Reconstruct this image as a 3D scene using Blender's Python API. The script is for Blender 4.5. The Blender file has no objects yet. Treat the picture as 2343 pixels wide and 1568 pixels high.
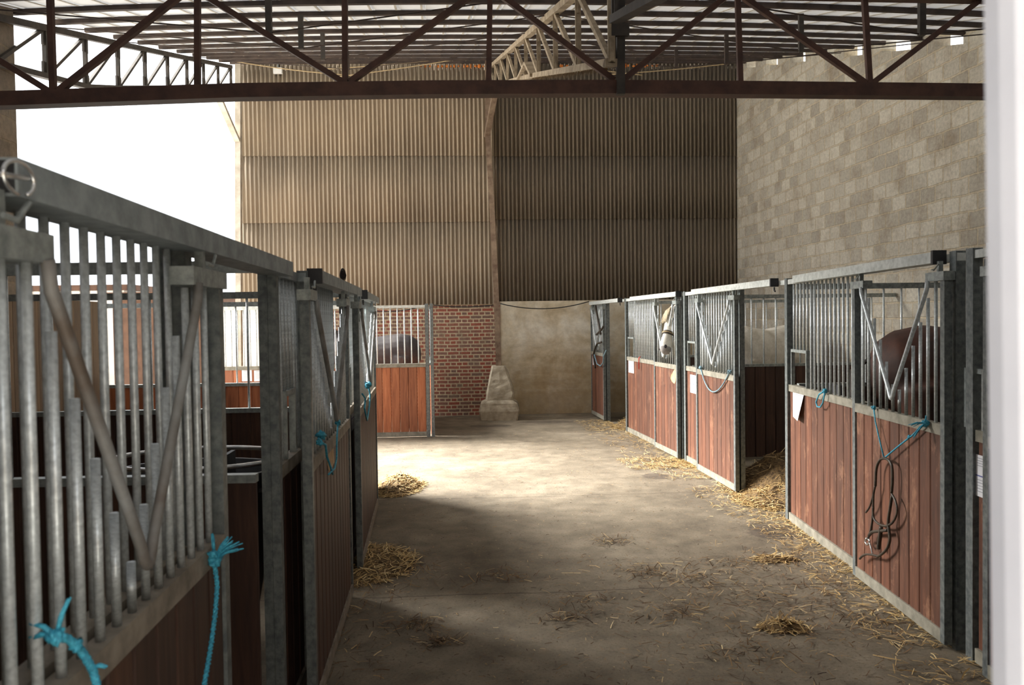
import bpy, math, random
from mathutils import Vector, Matrix
random.seed(7)
S = bpy.context.scene
COL = S.collection
# ---------------------------------------------------------------- camera
F_PX, CX, CY = 1850.0, 1171.5, 784.0
EYE = Vector((0, 0, 1.85))
TH, RHO = math.atan(49 / F_PX), 0.014
fwd = Vector((0, math.cos(TH), -math.sin(TH)))
up0 = Vector((0, math.sin(TH), math.cos(TH)))
rt0 = Vector((1, 0, 0))
up = up0 * math.cos(RHO) + rt0 * math.sin(RHO)
rt = rt0 * math.cos(RHO) - up0 * math.sin(RHO)
cd = bpy.data.cameras.new('camera')
cam = bpy.data.objects.new('camera', cd); COL.objects.link(cam)
cam.matrix_world = Matrix(((rt.x, up.x, -fwd.x, EYE.x), (rt.y, up.y, -fwd.y, EYE.y), (rt.z, up.z, -fwd.z, EYE.z), (0, 0, 0, 1)))
cd.sensor_width = 36.0
cd.lens = 36.0 * F_PX / 2343.0
cd.clip_start = 0.05; cd.clip_end = 500
cd.dof.use_dof = True; cd.dof.focus_distance = 10.5; cd.dof.aperture_fstop = 5.6
S.camera = cam
# ---------------------------------------------------------------- light
ROOF_T = 0.034
W = bpy.data.worlds.new('overcast_sky'); S.world = W; W.use_nodes = True
bg = W.node_tree.nodes['Background']
bg.inputs[0].default_value = (0.93, 0.96, 1.0, 1); bg.inputs[1].default_value = 2.4
sd = bpy.data.lights.new('hazy_sun', 'SUN'); sd.energy = 34.0; sd.angle = math.radians(36); sd.color = (1, 0.965, 0.90)
so = bpy.data.objects.new('hazy_sun', sd); COL.objects.link(so)
so.rotation_euler = Vector((0.80, -0.30, -0.62)).to_track_quat('-Z', 'Y').to_euler()
S.view_settings.view_transform = 'Standard'; S.view_settings.look = 'None'
S.view_settings.exposure = 0.0; S.view_settings.gamma = 1.0; S.view_settings.use_curve_mapping = False
S.cycles.use_denoising = True
S.cycles.max_bounces = 10; S.cycles.diffuse_bounces = 7
S.cycles.sample_clamp_indirect = 8.0

# ---------------------------------------------------------------- pixel -> place
def ray(px, py):
    d = fwd + rt * ((px - CX) / F_PX) + up * ((CY - py) / F_PX)
    return d
def onY(px, py, Y):
    d = ray(px, py); return EYE + d * (Y / d.y)
def onZ(px, py, z=0.0):
    d = ray(px, py); return EYE + d * ((z - EYE.z) / d.z)
def onWall(px, py, p, q, off=0.0):
    """point where the sight line meets the upright plane through floor points p, q (moved off towards the right of p->q)"""
    dx, dy = q[0] - p[0], q[1] - p[1]
    L = math.hypot(dx, dy); nx, ny = dy / L, -dx / L
    d = ray(px, py)
    t = ((p[0] + nx * off) * nx + (p[1] + ny * off) * ny) / (d.x * nx + d.y * ny)
    return EYE + d * t

# ---------------------------------------------------------------- materials
def mat(name, rough=0.7, metal=0.0):
    m = bpy.data.materials.new(name); m.use_nodes = True
    nt = m.node_tree; b = nt.nodes['Principled BSDF']
    b.inputs['Roughness'].default_value = rough; b.inputs['Metallic'].default_value = metal
    return m, nt, b
def N(nt, t, **kw):
    n = nt.nodes.new(t)
    for k, v in kw.items():
        if k in n.inputs: n.inputs[k].default_value = v
        else: setattr(n, k, v)
    return n
def ramp(nt, fac, stops):
    r = nt.nodes.new('ShaderNodeValToRGB')
    while len(r.color_ramp.elements) < len(stops): r.color_ramp.elements.new(0.5)
    for e, (p, c) in zip(r.color_ramp.elements, stops): e.position = p; e.color = (*c, 1)
    nt.links.new(fac, r.inputs[0]); return r.outputs[0]
def coords(nt, scale=(1, 1, 1), kind='Object'):
    tc = nt.nodes.new('ShaderNodeTexCoord'); mp = nt.nodes.new('ShaderNodeMapping')
    mp.inputs['Scale'].default_value = scale
    nt.links.new(tc.outputs[kind], mp.inputs[0]); return mp.outputs[0]
def noise(nt, vec, scale, detail=4, rough=0.6, dist=0.0):
    n = N(nt, 'ShaderNodeTexNoise', Scale=scale, Detail=detail, Roughness=rough, Distortion=dist)
    nt.links.new(vec, n.inputs['Vector']); return n.outputs['Fac']
def mixc(nt, fac, a, b, mode='MIX'):
    m = nt.nodes.new('ShaderNodeMix'); m.data_type = 'RGBA'; m.blend_type = mode
    for i, v in ((0, fac), (6, a), (7, b)):
        if isinstance(v, (float, int)): m.inputs[i].default_value = v
        elif isinstance(v, tuple): m.inputs[i].default_value = (*v, 1)
        else: nt.links.new(v, m.inputs[i])
    return m.outputs[2]
def mth(nt, op, a, b=None, clamp=False):
    m = nt.nodes.new('ShaderNodeMath'); m.operation = op; m.use_clamp = clamp
    for i, v in ((0, a), (1, b)):
        if v is None: continue
        if isinstance(v, (float, int)): m.inputs[i].default_value = v
        else: nt.links.new(v, m.inputs[i])
    return m.outputs[0]
def bump(nt, b, h, dist=0.01, strength=0.6):
    n = nt.nodes.new('ShaderNodeBump'); n.inputs['Distance'].default_value = dist; n.inputs['Strength'].default_value = strength
    nt.links.new(h, n.inputs['Height']); nt.links.new(n.outputs[0], b.inputs['Normal'])
def simple(name, c1, c2, scale=8, rough=0.7, metal=0.0, sc=(1, 1, 1), bmp=0.0, detail=5, kind='Object', lo=0.35, hi=0.65):
    m, nt, b = mat(name, rough, metal)
    v = coords(nt, sc, kind); n = noise(nt, v, scale, detail)
    nt.links.new(ramp(nt, n, [(lo, c1), (hi, c2)]), b.inputs['Base Color'])
    if bmp: bump(nt, b, n, bmp)
    return m
M = {}
M['galv'] = simple('galvanised_steel', (0.20, 0.225, 0.22), (0.38, 0.41, 0.40), 30, 0.5, 0.45)
M['bar'] = simple('galvanised_bar', (0.46, 0.50, 0.52), (0.72, 0.77, 0.79), 60, 0.38, 0.35)
M['galvlight'] = simple('bright_galvanised_track', (0.46, 0.49, 0.47), (0.66, 0.69, 0.67), 25, 0.5, 0.2)
M['dustrail'] = simple('dust_covered_rail', (0.17, 0.16, 0.125), (0.29, 0.27, 0.22), 12, 0.8, 0.05)
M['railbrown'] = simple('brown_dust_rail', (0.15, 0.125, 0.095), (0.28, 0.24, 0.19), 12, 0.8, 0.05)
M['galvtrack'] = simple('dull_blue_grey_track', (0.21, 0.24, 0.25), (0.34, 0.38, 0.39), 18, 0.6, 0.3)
M['poststeel'] = simple('shade_toned_galvanised', (0.095, 0.11, 0.115), (0.20, 0.22, 0.215), 30, 0.55, 0.35)  # shade on the camera-facing sides of posts and stiles put into the colour
M['dusty'] = simple('dusty_steel', (0.33, 0.29, 0.21), (0.48, 0.44, 0.34), 14, 0.75, 0.1)
M['cap'] = simple('black_plastic', (0.01, 0.01, 0.012), (0.025, 0.025, 0.028), 20, 0.5)
M['rust'] = simple('red_oxide_paint', (0.055, 0.022, 0.014), (0.10, 0.042, 0.026), 9, 0.65)
M['darksteel'] = simple('dark_painted_steel', (0.030, 0.026, 0.022), (0.065, 0.052, 0.042), 9, 0.7)
M['purlin'] = simple('purlin_paint', (0.028, 0.018, 0.014), (0.065, 0.042, 0.032), 6, 0.7)
M['trussdust'] = simple('straw_dust_on_steel', (0.22, 0.17, 0.115), (0.42, 0.34, 0.24), 10, 0.9, bmp=0.004)
M['rope'] = simple('blue_baler_twine', (0.02, 0.20, 0.32), (0.06, 0.42, 0.58), 120, 0.6)
M['ropegrey'] = simple('faded_twine', (0.10, 0.20, 0.26), (0.24, 0.36, 0.42), 80, 0.7)
M['red'] = simple('red_strap', (0.45, 0.03, 0.02), (0.6, 0.06, 0.03), 30, 0.6)
M['leather'] = simple('dark_leather', (0.020, 0.014, 0.010), (0.06, 0.045, 0.03), 40, 0.5)
M['chrome'] = simple('worn_bright_metal', (0.55, 0.55, 0.55), (0.8, 0.8, 0.8), 20, 0.25, 0.9)
M['cable'] = simple('black_cable', (0.012, 0.012, 0.012), (0.03, 0.03, 0.03), 20, 0.6)
M['cord'] = simple('sisal_cord', (0.35, 0.26, 0.14), (0.5, 0.38, 0.22), 30, 0.9)
M['foam'] = simple('orange_foam', (0.45, 0.13, 0.02), (0.7, 0.24, 0.05), 30, 0.9)
M['concrete'] = simple('cast_concrete', (0.26, 0.225, 0.165), (0.46, 0.41, 0.32), 7, 0.9, bmp=0.012, detail=8)
M['paper'] = simple('white_paper', (0.72, 0.72, 0.76), (0.78, 0.78, 0.81), 10, 0.8)
M['ink'] = simple('grey_print', (0.30, 0.31, 0.36), (0.42, 0.43, 0.48), 60, 0.8)
M['blueink'] = simple('blue_print', (0.08, 0.10, 0.32), (0.12, 0.15, 0.42), 60, 0.8)
M['jamb'] = simple('white_gloss_paint', (0.50, 0.51, 0.57), (0.56, 0.57, 0.63), 5, 0.3)
M['lampwhite'] = simple('white_plastic', (0.75, 0.75, 0.75), (0.82, 0.82, 0.8), 5, 0.4)
M['whitewall'] = simple('white_render', (0.66, 0.62, 0.56), (0.80, 0.77, 0.72), 3, 0.9)
M['outbrown'] = simple('far_brown_shutter', (0.07, 0.035, 0.02), (0.12, 0.06, 0.035), 3, 0.9)
M['rubber'] = simple('black_rubber', (0.012, 0.012, 0.014), (0.03, 0.03, 0.034), 12, 0.55)
M['bird'] = simple('dark_feathers', (0.012, 0.008, 0.008), (0.035, 0.02, 0.016), 60, 0.8)
M['hoof'] = simple('hoof_horn', (0.03, 0.025, 0.02), (0.07, 0.06, 0.05), 20, 0.6)
M['eye'] = simple('horse_eye', (0.006, 0.004, 0.003), (0.012, 0.008, 0.006), 10, 0.12)
M['nostril'] = simple('dark_nostril', (0.02, 0.017, 0.02), (0.035, 0.03, 0.035), 20, 0.7)

def wood(name, c_lo, c_mid, c_hi, scratch=0.55):
    m, nt, b = mat(name, 0.62)
    v = coords(nt, (9, 9, 0.8)); n1 = noise(nt, v, 3.0, 7, 0.65, 0.6)
    base = ramp(nt, n1, [(0.28, c_lo), (0.5, c_mid), (0.74, c_hi)])
    oi = nt.nodes.new('ShaderNodeNewGeometry')
    tint = ramp(nt, oi.outputs['Random Per Island'], [(0.0, (0.72, 0.72, 0.74)), (1.0, (1.15, 1.08, 1.0))])
    base = mixc(nt, 1.0, base, tint, 'MULTIPLY')
    n2 = noise(nt, coords(nt, (3, 3, 1.2)), 2.2, 9, 0.75, 0.3)
    sc = ramp(nt, n2, [(scratch + 0.08, (0, 0, 0)), (scratch + 0.2, (1, 1, 1))])
    base = mixc(nt, mth(nt, 'MULTIPLY', sc, 0.55), base, (min(1, c_hi[0] * 1.9 + .04), min(1, c_hi[1] * 2.2 + .03), min(1, c_hi[2] * 2.3 + .02)))
    n3 = noise(nt, coords(nt), 9, 3); kn = ramp(nt, n3, [(0.70, (0, 0, 0)), (0.76, (1, 1, 1))])
    base = mixc(nt, mth(nt, 'MULTIPLY', kn, 0.6), base, tuple(c * 0.35 for c in c_lo))
    nt.links.new(base, b.inputs['Base Color']); bump(nt, b, n1, 0.002)
    return m
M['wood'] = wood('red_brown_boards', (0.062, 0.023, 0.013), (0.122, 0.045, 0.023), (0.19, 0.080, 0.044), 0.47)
M['wooddark'] = wood('shade_toned_boards', (0.030, 0.014, 0.009), (0.058, 0.026, 0.016), (0.095, 0.046, 0.028), 0.55)  # darker copy of the boards, standing in for shade on left row and partitions
M['woodorange'] = wood('orange_brown_boards', (0.20, 0.060, 0.025), (0.34, 0.115, 0.048), (0.44, 0.17, 0.08), 0.6)
M['plank'] = wood('old_grey_brown_planks', (0.11, 0.075, 0.045), (0.17, 0.12, 0.075), (0.23, 0.17, 0.11))

def masonry(name, bw, rh, mortar, c1, c2, cm, bias=0.0, offset=0.5, squash=1.0, stain=(0.2, 0.13, 0.07), st=0.3, bd=0.008, c3=None):
    m, nt, b = mat(name, 0.92)
    tc = nt.nodes.new('ShaderNodeTexCoord'); sp = nt.nodes.new('ShaderNodeSeparateXYZ'); cb = nt.nodes.new('ShaderNodeCombineXYZ')
    nt.links.new(tc.outputs['Object'], sp.inputs[0])
    nz = noise(nt, tc.outputs['Object'], 3.0, 3); wob = mth(nt, 'MULTIPLY', mth(nt, 'SUBTRACT', nz, 0.5), rh * 0.25)
    nt.links.new(sp.outputs[0], cb.inputs[0]); nt.links.new(mth(nt, 'ADD', sp.outputs[2], wob), cb.inputs[1])
    br = nt.nodes.new('ShaderNodeTexBrick'); br.offset = offset; br.squash = squash; br.squash_frequency = 2
    nt.links.new(cb.outputs[0], br.inputs['Vector'])
    for k, v in (('Scale', 1.0), ('Brick Width', bw), ('Row Height', rh), ('Mortar Size', mortar), ('Mortar Smooth', 0.3), ('Bias', bias)): br.inputs[k].default_value = v
    br.inputs['Color1'].default_value = (*c1, 1); br.inputs['Color2'].default_value = (*c2, 1); br.inputs['Mortar'].default_value = (*cm, 1)
    n1 = noise(nt, tc.outputs['Object'], 2.2, 8, 0.7)
    n2 = noise(nt, tc.outputs['Object'], 22, 6, 0.7)
    c = mixc(nt, mth(nt, 'MULTIPLY', ramp(nt, n1, [(0.48, (0, 0, 0)), (0.68, (1, 1, 1))]), st), br.outputs['Color'], stain)
    c = mixc(nt, 1.0, c, ramp(nt, n2, [(0.3, (0.72, 0.72, 0.72)), (0.7, (1.18, 1.18, 1.16))]), 'MULTIPLY')
    nt.links.new(c, b.inputs['Base Color'])
    h = mth(nt, 'ADD', mth(nt, 'MULTIPLY', mth(nt, 'SUBTRACT', 1.0, br.outputs['Fac']), 0.8), mth(nt, 'MULTIPLY', n2, 0.5))
    bump(nt, b, h, bd, 0.8)
    return m
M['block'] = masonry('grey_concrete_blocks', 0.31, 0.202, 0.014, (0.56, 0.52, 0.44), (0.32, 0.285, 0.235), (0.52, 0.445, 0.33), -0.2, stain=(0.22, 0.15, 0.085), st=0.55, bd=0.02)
M['blockdark'] = masonry('dark_brown_blocks', 0.41, 0.205, 0.011, (0.26, 0.21, 0.16), (0.18, 0.15, 0.12), (0.26, 0.21, 0.15), -0.2)  # dark brown blocks, darker than those of the right wall
M['brick'] = masonry('red_bricks', 0.228, 0.0705, 0.0125, (0.30, 0.085, 0.055), (0.17, 0.13, 0.105), (0.52, 0.42, 0.29), -0.15, squash=0.5, stain=(0.24, 0.185, 0.13), st=0.6, bd=0.008)

# plaster with dark manure stains of their own shape low down
m, nt, b = mat('stained_plaster', 0.92)
v = coords(nt); sp = nt.nodes.new('ShaderNodeSeparateXYZ'); nt.links.new(v, sp.inputs[0])
n1 = noise(nt, v, 1.6, 8, 0.65, 0.4); n2 = noise(nt, v, 7, 8, 0.7); n3 = noise(nt, coords(nt, (1, 1, 2.5)), 2.2, 6, 0.6)
c = ramp(nt, n1, [(0.28, (0.36, 0.28, 0.17)), (0.46, (0.60, 0.52, 0.38)), (0.66, (0.78, 0.74, 0.64))])
zz = mth(nt, 'ADD', mth(nt, 'MULTIPLY', sp.outputs[2], 0.55), mth(nt, 'MULTIPLY', mth(nt, 'SUBTRACT', n3, 0.5), 1.3))
c = mixc(nt, ramp(nt, zz, [(0.25, (0.75, 0.75, 0.75)), (0.85, (0, 0, 0))]), c, (0.33, 0.235, 0.12))
c = mixc(nt, 1.0, c, ramp(nt, n2, [(0.3, (0.8, 0.8, 0.8)), (0.7, (1.1, 1.1, 1.1))]), 'MULTIPLY')
nt.links.new(c, b.inputs['Base Color']); bump(nt, b, n2, 0.01); M['plaster'] = m

def sheetmat(name, c1, c2, dust):
    m, nt, b = mat(name, 0.85)
    v = coords(nt, (14, 1, 0.35)); n1 = noise(nt, v, 1.5, 6, 0.6); n2 = noise(nt, coords(nt), 18, 6, 0.75); n3 = noise(nt, coords(nt), 0.5, 4)
    c = ramp(nt, n1, [(0.3, c1), (0.7, c2)])
    c = mixc(nt, ramp(nt, n2, [(0.58, (0, 0, 0)), (0.78, (0.5, 0.5, 0.5))]), c, dust)
    c = mixc(nt, 1.0, c, ramp(nt, n3, [(0.3, (0.85, 0.85, 0.85)), (0.7, (1.1, 1.08, 1.05))]), 'MULTIPLY')
    nt.links.new(c, b.inputs['Base Color']); bump(nt, b, n2, 0.003)
    return m
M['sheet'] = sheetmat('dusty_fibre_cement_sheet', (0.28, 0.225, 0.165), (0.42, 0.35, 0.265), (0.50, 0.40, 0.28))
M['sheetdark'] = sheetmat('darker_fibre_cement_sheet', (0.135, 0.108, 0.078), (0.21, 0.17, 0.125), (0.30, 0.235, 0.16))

m, nt, b = mat('pale_roof_sheet', 0.5)
v = coords(nt, (3, 0.6, 1)); n1 = noise(nt, v, 1.2, 5)
nt.links.new(ramp(nt, n1, [(0.3, (0.62, 0.63, 0.63)), (0.7, (0.80, 0.81, 0.81))]), b.inputs['Base Color'])
tl = nt.nodes.new('ShaderNodeBsdfTranslucent'); tl.inputs[0].default_value = (0.93, 0.95, 1.0, 1); mx = nt.nodes.new('ShaderNodeMixShader'); mx.inputs[0].default_value = ROOF_T
nt.links.new(b.outputs[0], mx.inputs[1]); nt.links.new(tl.outputs[0], mx.inputs[2]); nt.links.new(mx.outputs[0], nt.nodes['Material Output'].inputs['Surface'])
M['roof'] = m
M['roofrib'] = simple('roof_rib_dust', (0.45, 0.42, 0.37), (0.6, 0.57, 0.52), 5, 0.8)

# floor: worn concrete, dirt, joints, damp patches
m, nt, b = mat('worn_concrete_floor', 0.8)
v = coords(nt); n1 = noise(nt, v, 0.9, 8, 0.65, 0.3); n2 = noise(nt, v, 16, 9, 0.8); n3 = noise(nt, coords(nt, (1, 1.0, 1)), 55, 4, 0.8)
c = ramp(nt, n1, [(0.3, (0.125, 0.102, 0.072)), (0.5, (0.195, 0.163, 0.118)), (0.72, (0.29, 0.25, 0.19))])
c = mixc(nt, ramp(nt, n2, [(0.50, (0, 0, 0)), (0.70, (0.75, 0.75, 0.75))]), c, (0.16, 0.115, 0.07))
c = mixc(nt, ramp(nt, n3, [(0.54, (0, 0, 0)), (0.66, (0.8, 0.8, 0.8))]), c, (0.085, 0.058, 0.035))
c = mixc(nt, ramp(nt, n3, [(0.30, (0.5, 0.5, 0.5)), (0.40, (0, 0, 0))]), c, (0.40, 0.35, 0.27))
sp = nt.nodes.new('ShaderNodeSeparateXYZ'); nt.links.new(v, sp.inputs[0])
joints = None
for jy, sl in ((8.45, 0.05), (5.45, 0.05), (12.3, 0.05)):
    yy = mth(nt, 'ADD', mth(nt, 'SUBTRACT', sp.outputs[1], mth(nt, 'MULTIPLY', sp.outputs[0], sl)), mth(nt, 'MULTIPLY', n1, 0.18))
    d = mth(nt, 'ABSOLUTE', mth(nt, 'SUBTRACT', yy, jy + 0.09))
    k = mth(nt, 'LESS_THAN', d, 0.010)
    joints = k if joints is None else mth(nt, 'MAXIMUM', joints, k)
c = mixc(nt, mth(nt, 'MULTIPLY', joints, 0.6), c, (0.06, 0.04, 0.025))
for (px, py, ra, rb) in ((1785, 1218, 0.30, 0.26), (1500, 1090, 0.16, 0.20), (1250, 966, 0.55, 0.22), (1120, 975, 0.4, 0.2), (1420, 956, 0.5, 0.15), (870, 1290, 0.35, 0.3)):
    p = onZ(px, py)
    ex = mth(nt, 'DIVIDE', mth(nt, 'SUBTRACT', sp.outputs[0], p.x), ra); ey = mth(nt, 'DIVIDE', mth(nt, 'SUBTRACT', sp.outputs[1], p.y), rb)
    r2 = mth(nt, 'ADD', mth(nt, 'ADD', mth(nt, 'MULTIPLY', ex, ex), mth(nt, 'MULTIPLY', ey, ey)), mth(nt, 'MULTIPLY', mth(nt, 'SUBTRACT', n2, 0.5), 1.6))
    fac = ramp(nt, r2, [(0.75, (0.72, 0.72, 0.72)), (1.0, (0, 0, 0))])
    c = mixc(nt, fac, c, (0.075, 0.055, 0.042))
n4 = noise(nt, v, 4.0, 6, 0.7)
c = mixc(nt, 1.0, c, ramp(nt, n4, [(0.35, (0.68, 0.66, 0.63)), (0.65, (1.18, 1.17, 1.15))]), 'MULTIPLY')
nt.links.new(c, b.inputs['Base Color']); bump(nt, b, n2, 0.012); M['floor'] = m
M['yard'] = simple('pale_yard_concrete', (0.42, 0.40, 0.36), (0.62, 0.60, 0.55), 2, 0.9)

m, nt, b = mat('straw', 0.7)
gi = nt.nodes.new('ShaderNodeNewGeometry')
nt.links.new(ramp(nt, gi.outputs['Random Per Island'], [(0.0, (0.20, 0.115, 0.04)), (0.35, (0.42, 0.27, 0.10)), (0.75, (0.62, 0.44, 0.19)), (1.0, (0.78, 0.64, 0.36))]), b.inputs['Base Color'])
M['straw'] = m
m, nt, b = mat('brown_straw', 0.8)
gi = nt.nodes.new('ShaderNodeNewGeometry')
nt.links.new(ramp(nt, gi.outputs['Random Per Island'], [(0.0, (0.05, 0.03, 0.018)), (0.55, (0.16, 0.09, 0.04)), (0.85, (0.34, 0.22, 0.10)), (1.0, (0.62, 0.48, 0.26))]), b.inputs['Base Color'])
M['strawbrown'] = m
M['strawbed'] = simple('matted_straw', (0.045, 0.026, 0.011), (0.24, 0.15, 0.06), 38, 0.9, bmp=0.03, detail=8)
def coat(name, a, bb, c, sc=4):
    m, nt, b = mat(name, 0.6)
    v = coords(nt, kind='Generated'); v2 = coords(nt)
    n1 = noise(nt, v2, sc, 5, 0.6); n2 = noise(nt, coords(nt, (1, 1, 0.2)), 90, 2)
    cc = ramp(nt, n1, [(0.3, a), (0.55, bb), (0.75, c)])
    cc = mixc(nt, 1.0, cc, ramp(nt, n2, [(0.3, (0.85, 0.85, 0.85)), (0.7, (1.1, 1.1, 1.1))]), 'MULTIPLY')
    nt.links.new(cc, b.inputs['Base Color']); return m
M['coatwhite'] = coat('grey_white_coat', (0.52, 0.48, 0.40), (0.72, 0.69, 0.62), (0.85, 0.83, 0.78))
M['coatbay'] = coat('bay_coat', (0.020, 0.006, 0.003), (0.055, 0.015, 0.006), (0.10, 0.028, 0.010))
M['coatblack'] = coat('black_coat', (0.018, 0.015, 0.018), (0.045, 0.038, 0.04), (0.10, 0.085, 0.08))
M['manepale'] = simple('pale_mane', (0.34, 0.27, 0.17), (0.58, 0.50, 0.36), 30, 0.8, sc=(6, 6, 1))
M['manedark'] = simple('dark_mane', (0.01, 0.007, 0.005), (0.03, 0.02, 0.015), 30, 0.8)
M['muzzle'] = simple('grey_muzzle', (0.16, 0.15, 0.15), (0.36, 0.34, 0.33), 12, 0.75)

# ---------------------------------------------------------------- mesh helpers
class MB:
    def __init__(s): s.v = []; s.f = []
    def add(s, vs, fs):
        o = len(s.v); s.v += [tuple(p) for p in vs]; s.f += [tuple(i + o for i in f) for f in fs]; return s
    def box(s, x0, x1, y0, y1, z0, z1, c=0.0):
        if c <= 0:
            vs = [(x, y, z) for z in (z0, z1) for y in (y0, y1) for x in (x0, x1)]
            return s.add(vs, [(0, 2, 3, 1), (4, 5, 7, 6), (0, 1, 5, 4), (2, 6, 7, 3), (0, 4, 6, 2), (1, 3, 7, 5)])
        # chamfered along z edges
        pts = [(x0 + c, y0), (x1 - c, y0), (x1, y0 + c), (x1, y1 - c), (x1 - c, y1), (x0 + c, y1), (x0, y1 - c), (x0, y0 + c)]
        vs = [(x, y, z0) for x, y in pts] + [(x, y, z1) for x, y in pts]
        fs = [(i, (i + 1) % 8, (i + 1) % 8 + 8, i + 8) for i in range(8)] + [tuple(range(7, -1, -1)), tuple(range(8, 16))]
        return s.add(vs, fs)
    def bar(s, p, q, w, h=None, upv=(0, 0, 1)):
        """rectangular bar from p to q; w across, h in the up direction"""
        h = w if h is None else h
        p, q = Vector(p), Vector(q); d = (q - p).normalized(); u = Vector(upv)
        if abs(d.dot(u)) > 0.98: u = Vector((0, 1, 0))
        a = d.cross(u).normalized(); u = a.cross(d).normalized()
        vs = [r + a * (i * w / 2) + u * (j * h / 2) for r in (p, q) for i, j in ((-1, -1), (1, -1), (1, 1), (-1, 1))]
        return s.add(vs, [(0, 3, 2, 1), (4, 5, 6, 7), (0, 1, 5, 4), (1, 2, 6, 5), (2, 3, 7, 6), (3, 0, 4, 7)])
    def tube(s, pts, r, n=8, cap=True):
        pts = [Vector(p) for p in pts]; rings = []; prev = None
        for i, p in enumerate(pts):
            d = (pts[min(i + 1, len(pts) - 1)] - pts[max(i - 1, 0)])
            d = d.normalized() if d.length > 1e-9 else Vector((0, 0, 1))
            if prev is None:
                u = Vector((0, 0, 1)) if abs(d.z) < 0.9 else Vector((1, 0, 0))
                a = d.cross(u).normalized()
            else:
                a = prev - d * prev.dot(d); a = a.normalized() if a.length > 1e-6 else d.orthogonal().normalized()
            prev = a; bb = d.cross(a); rr = r[i] if isinstance(r, (list, tuple)) else r
            rings.append([p + (a * math.cos(t) + bb * math.sin(t)) * rr for t in [2 * math.pi * k / n for k in range(n)]])
        vs = [v for g in rings for v in g]
        fs = [(i * n + k, i * n + (k + 1) % n, (i + 1) * n + (k + 1) % n, (i + 1) * n + k) for i in range(len(pts) - 1) for k in range(n)]
        if cap: fs += [tuple(range(n - 1, -1, -1)), tuple((len(pts) - 1) * n + k for k in range(n))]
        return s.add(vs, fs)
    def loft(s, rings, n=16):
        """rings: (center, half_side, half_other, side_vec, other_vec)"""
        vs = []
        for c, a, bb, u, w in rings:
            c, u, w = Vector(c), Vector(u), Vector(w)
            vs += [c + u * (a * math.cos(2 * math.pi * k / n)) + w * (bb * math.sin(2 * math.pi * k / n)) for k in range(n)]
        m_ = len(rings)
        fs = [(i * n + k, i * n + (k + 1) % n, (i + 1) * n + (k + 1) % n, (i + 1) * n + k) for i in range(m_ - 1) for k in range(n)]
        fs += [tuple(range(n - 1, -1, -1)), tuple((m_ - 1) * n + k for k in range(n))]
        return s.add(vs, fs)
    def ball(s, c, rx, ry=None, rz=None, n=12, R=None):
        ry = rx if ry is None else ry; rz = rx if rz is None else rz; c = Vector(c); vs = []; fs = []
        for i in range(1, n // 2):
            t = math.pi * i / (n // 2)
            for k in range(n):
                p = 2 * math.pi * k / n; q = Vector((rx * math.sin(t) * math.cos(p), ry * math.sin(t) * math.sin(p), rz * math.cos(t)))
                vs.append(c + (R @ q if R else q))
        tq, bq = Vector((0, 0, rz)), Vector((0, 0, -rz))
        vs.append(c + (R @ tq if R else tq)); vs.append(c + (R @ bq if R else bq)); m_ = n // 2 - 1
        for i in range(m_ - 1):
            for k in range(n): fs.append((i * n + k, (i + 1) * n + k, (i + 1) * n + (k + 1) % n, i * n + (k + 1) % n))
        for k in range(n): fs.append((m_ * n, k, (k + 1) % n)); fs.append((m_ * n + 1, (m_ - 1) * n + (k + 1) % n, (m_ - 1) * n + k))
        return s.add(vs, fs)
    def build(s, name, m, parent=None, smooth=False):
        me = bpy.data.meshes.new(name); me.from_pydata(s.v, [], s.f); me.materials.append(m)
        if smooth: me.shade_smooth()
        o = bpy.data.objects.new(name, me); COL.objects.link(o)
        if parent: o.parent = parent
        return o
def tag(o, label=None, cat=None, group=None, kind=None):
    for k, v in (('label', label), ('category', cat), ('group', group), ('kind', kind)):
        if v: o[k] = v
    return o
def thing(name, label, cat, loc=(0, 0, 0), rz=0.0, group=None):
    o = bpy.data.objects.new(name, None); COL.objects.link(o); o.location = loc; o.rotation_euler = (0, 0, rz)
    o.empty_display_size = 0.1
    return tag(o, label, cat, group)
def struct(mb, name, m, label=None, smooth=False):
    o = mb.build(name, m, None, smooth); o['kind'] = 'structure'
    if label: o['label'] = label
    return o
def remesh(o, vox, it=4, fac=0.5):
    r = o.modifiers.new('skin', 'REMESH'); r.mode = 'VOXEL'; r.voxel_size = vox; r.use_smooth_shade = True
    s_ = o.modifiers.new('soft', 'SMOOTH'); s_.iterations = it; s_.factor = fac

# ---------------------------------------------------------------- roof surface and ground lines
SL = 0.249
def roofz(x, y): return 6.92 - SL * (15.95 + 0.04 * x - y) - 0.0052 * max(0.0, (16 - y)) / 8.0 * x * x
def uX(u, y): return u - 0.0965 * y          # lines running down the slope
def backY(x): return 15.95 + 0.06 * x

# floor and yard
struct(MB().box(-4.6, 7.0, 0.45, 17.0, -0.12, 0.0), 'floor', M['floor'], 'worn concrete stable aisle floor scattered with straw')
struct(MB().box(-90, 90, -60, 110, -0.22, -0.125), 'floor', M['yard'], 'pale concrete yard outside the barn')
struct(MB().box(-9.5, -4.6, 6.0, 17.0, -0.12, 0.0), 'floor', M['yard'], 'pale concrete apron beside the open barn side')

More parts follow.
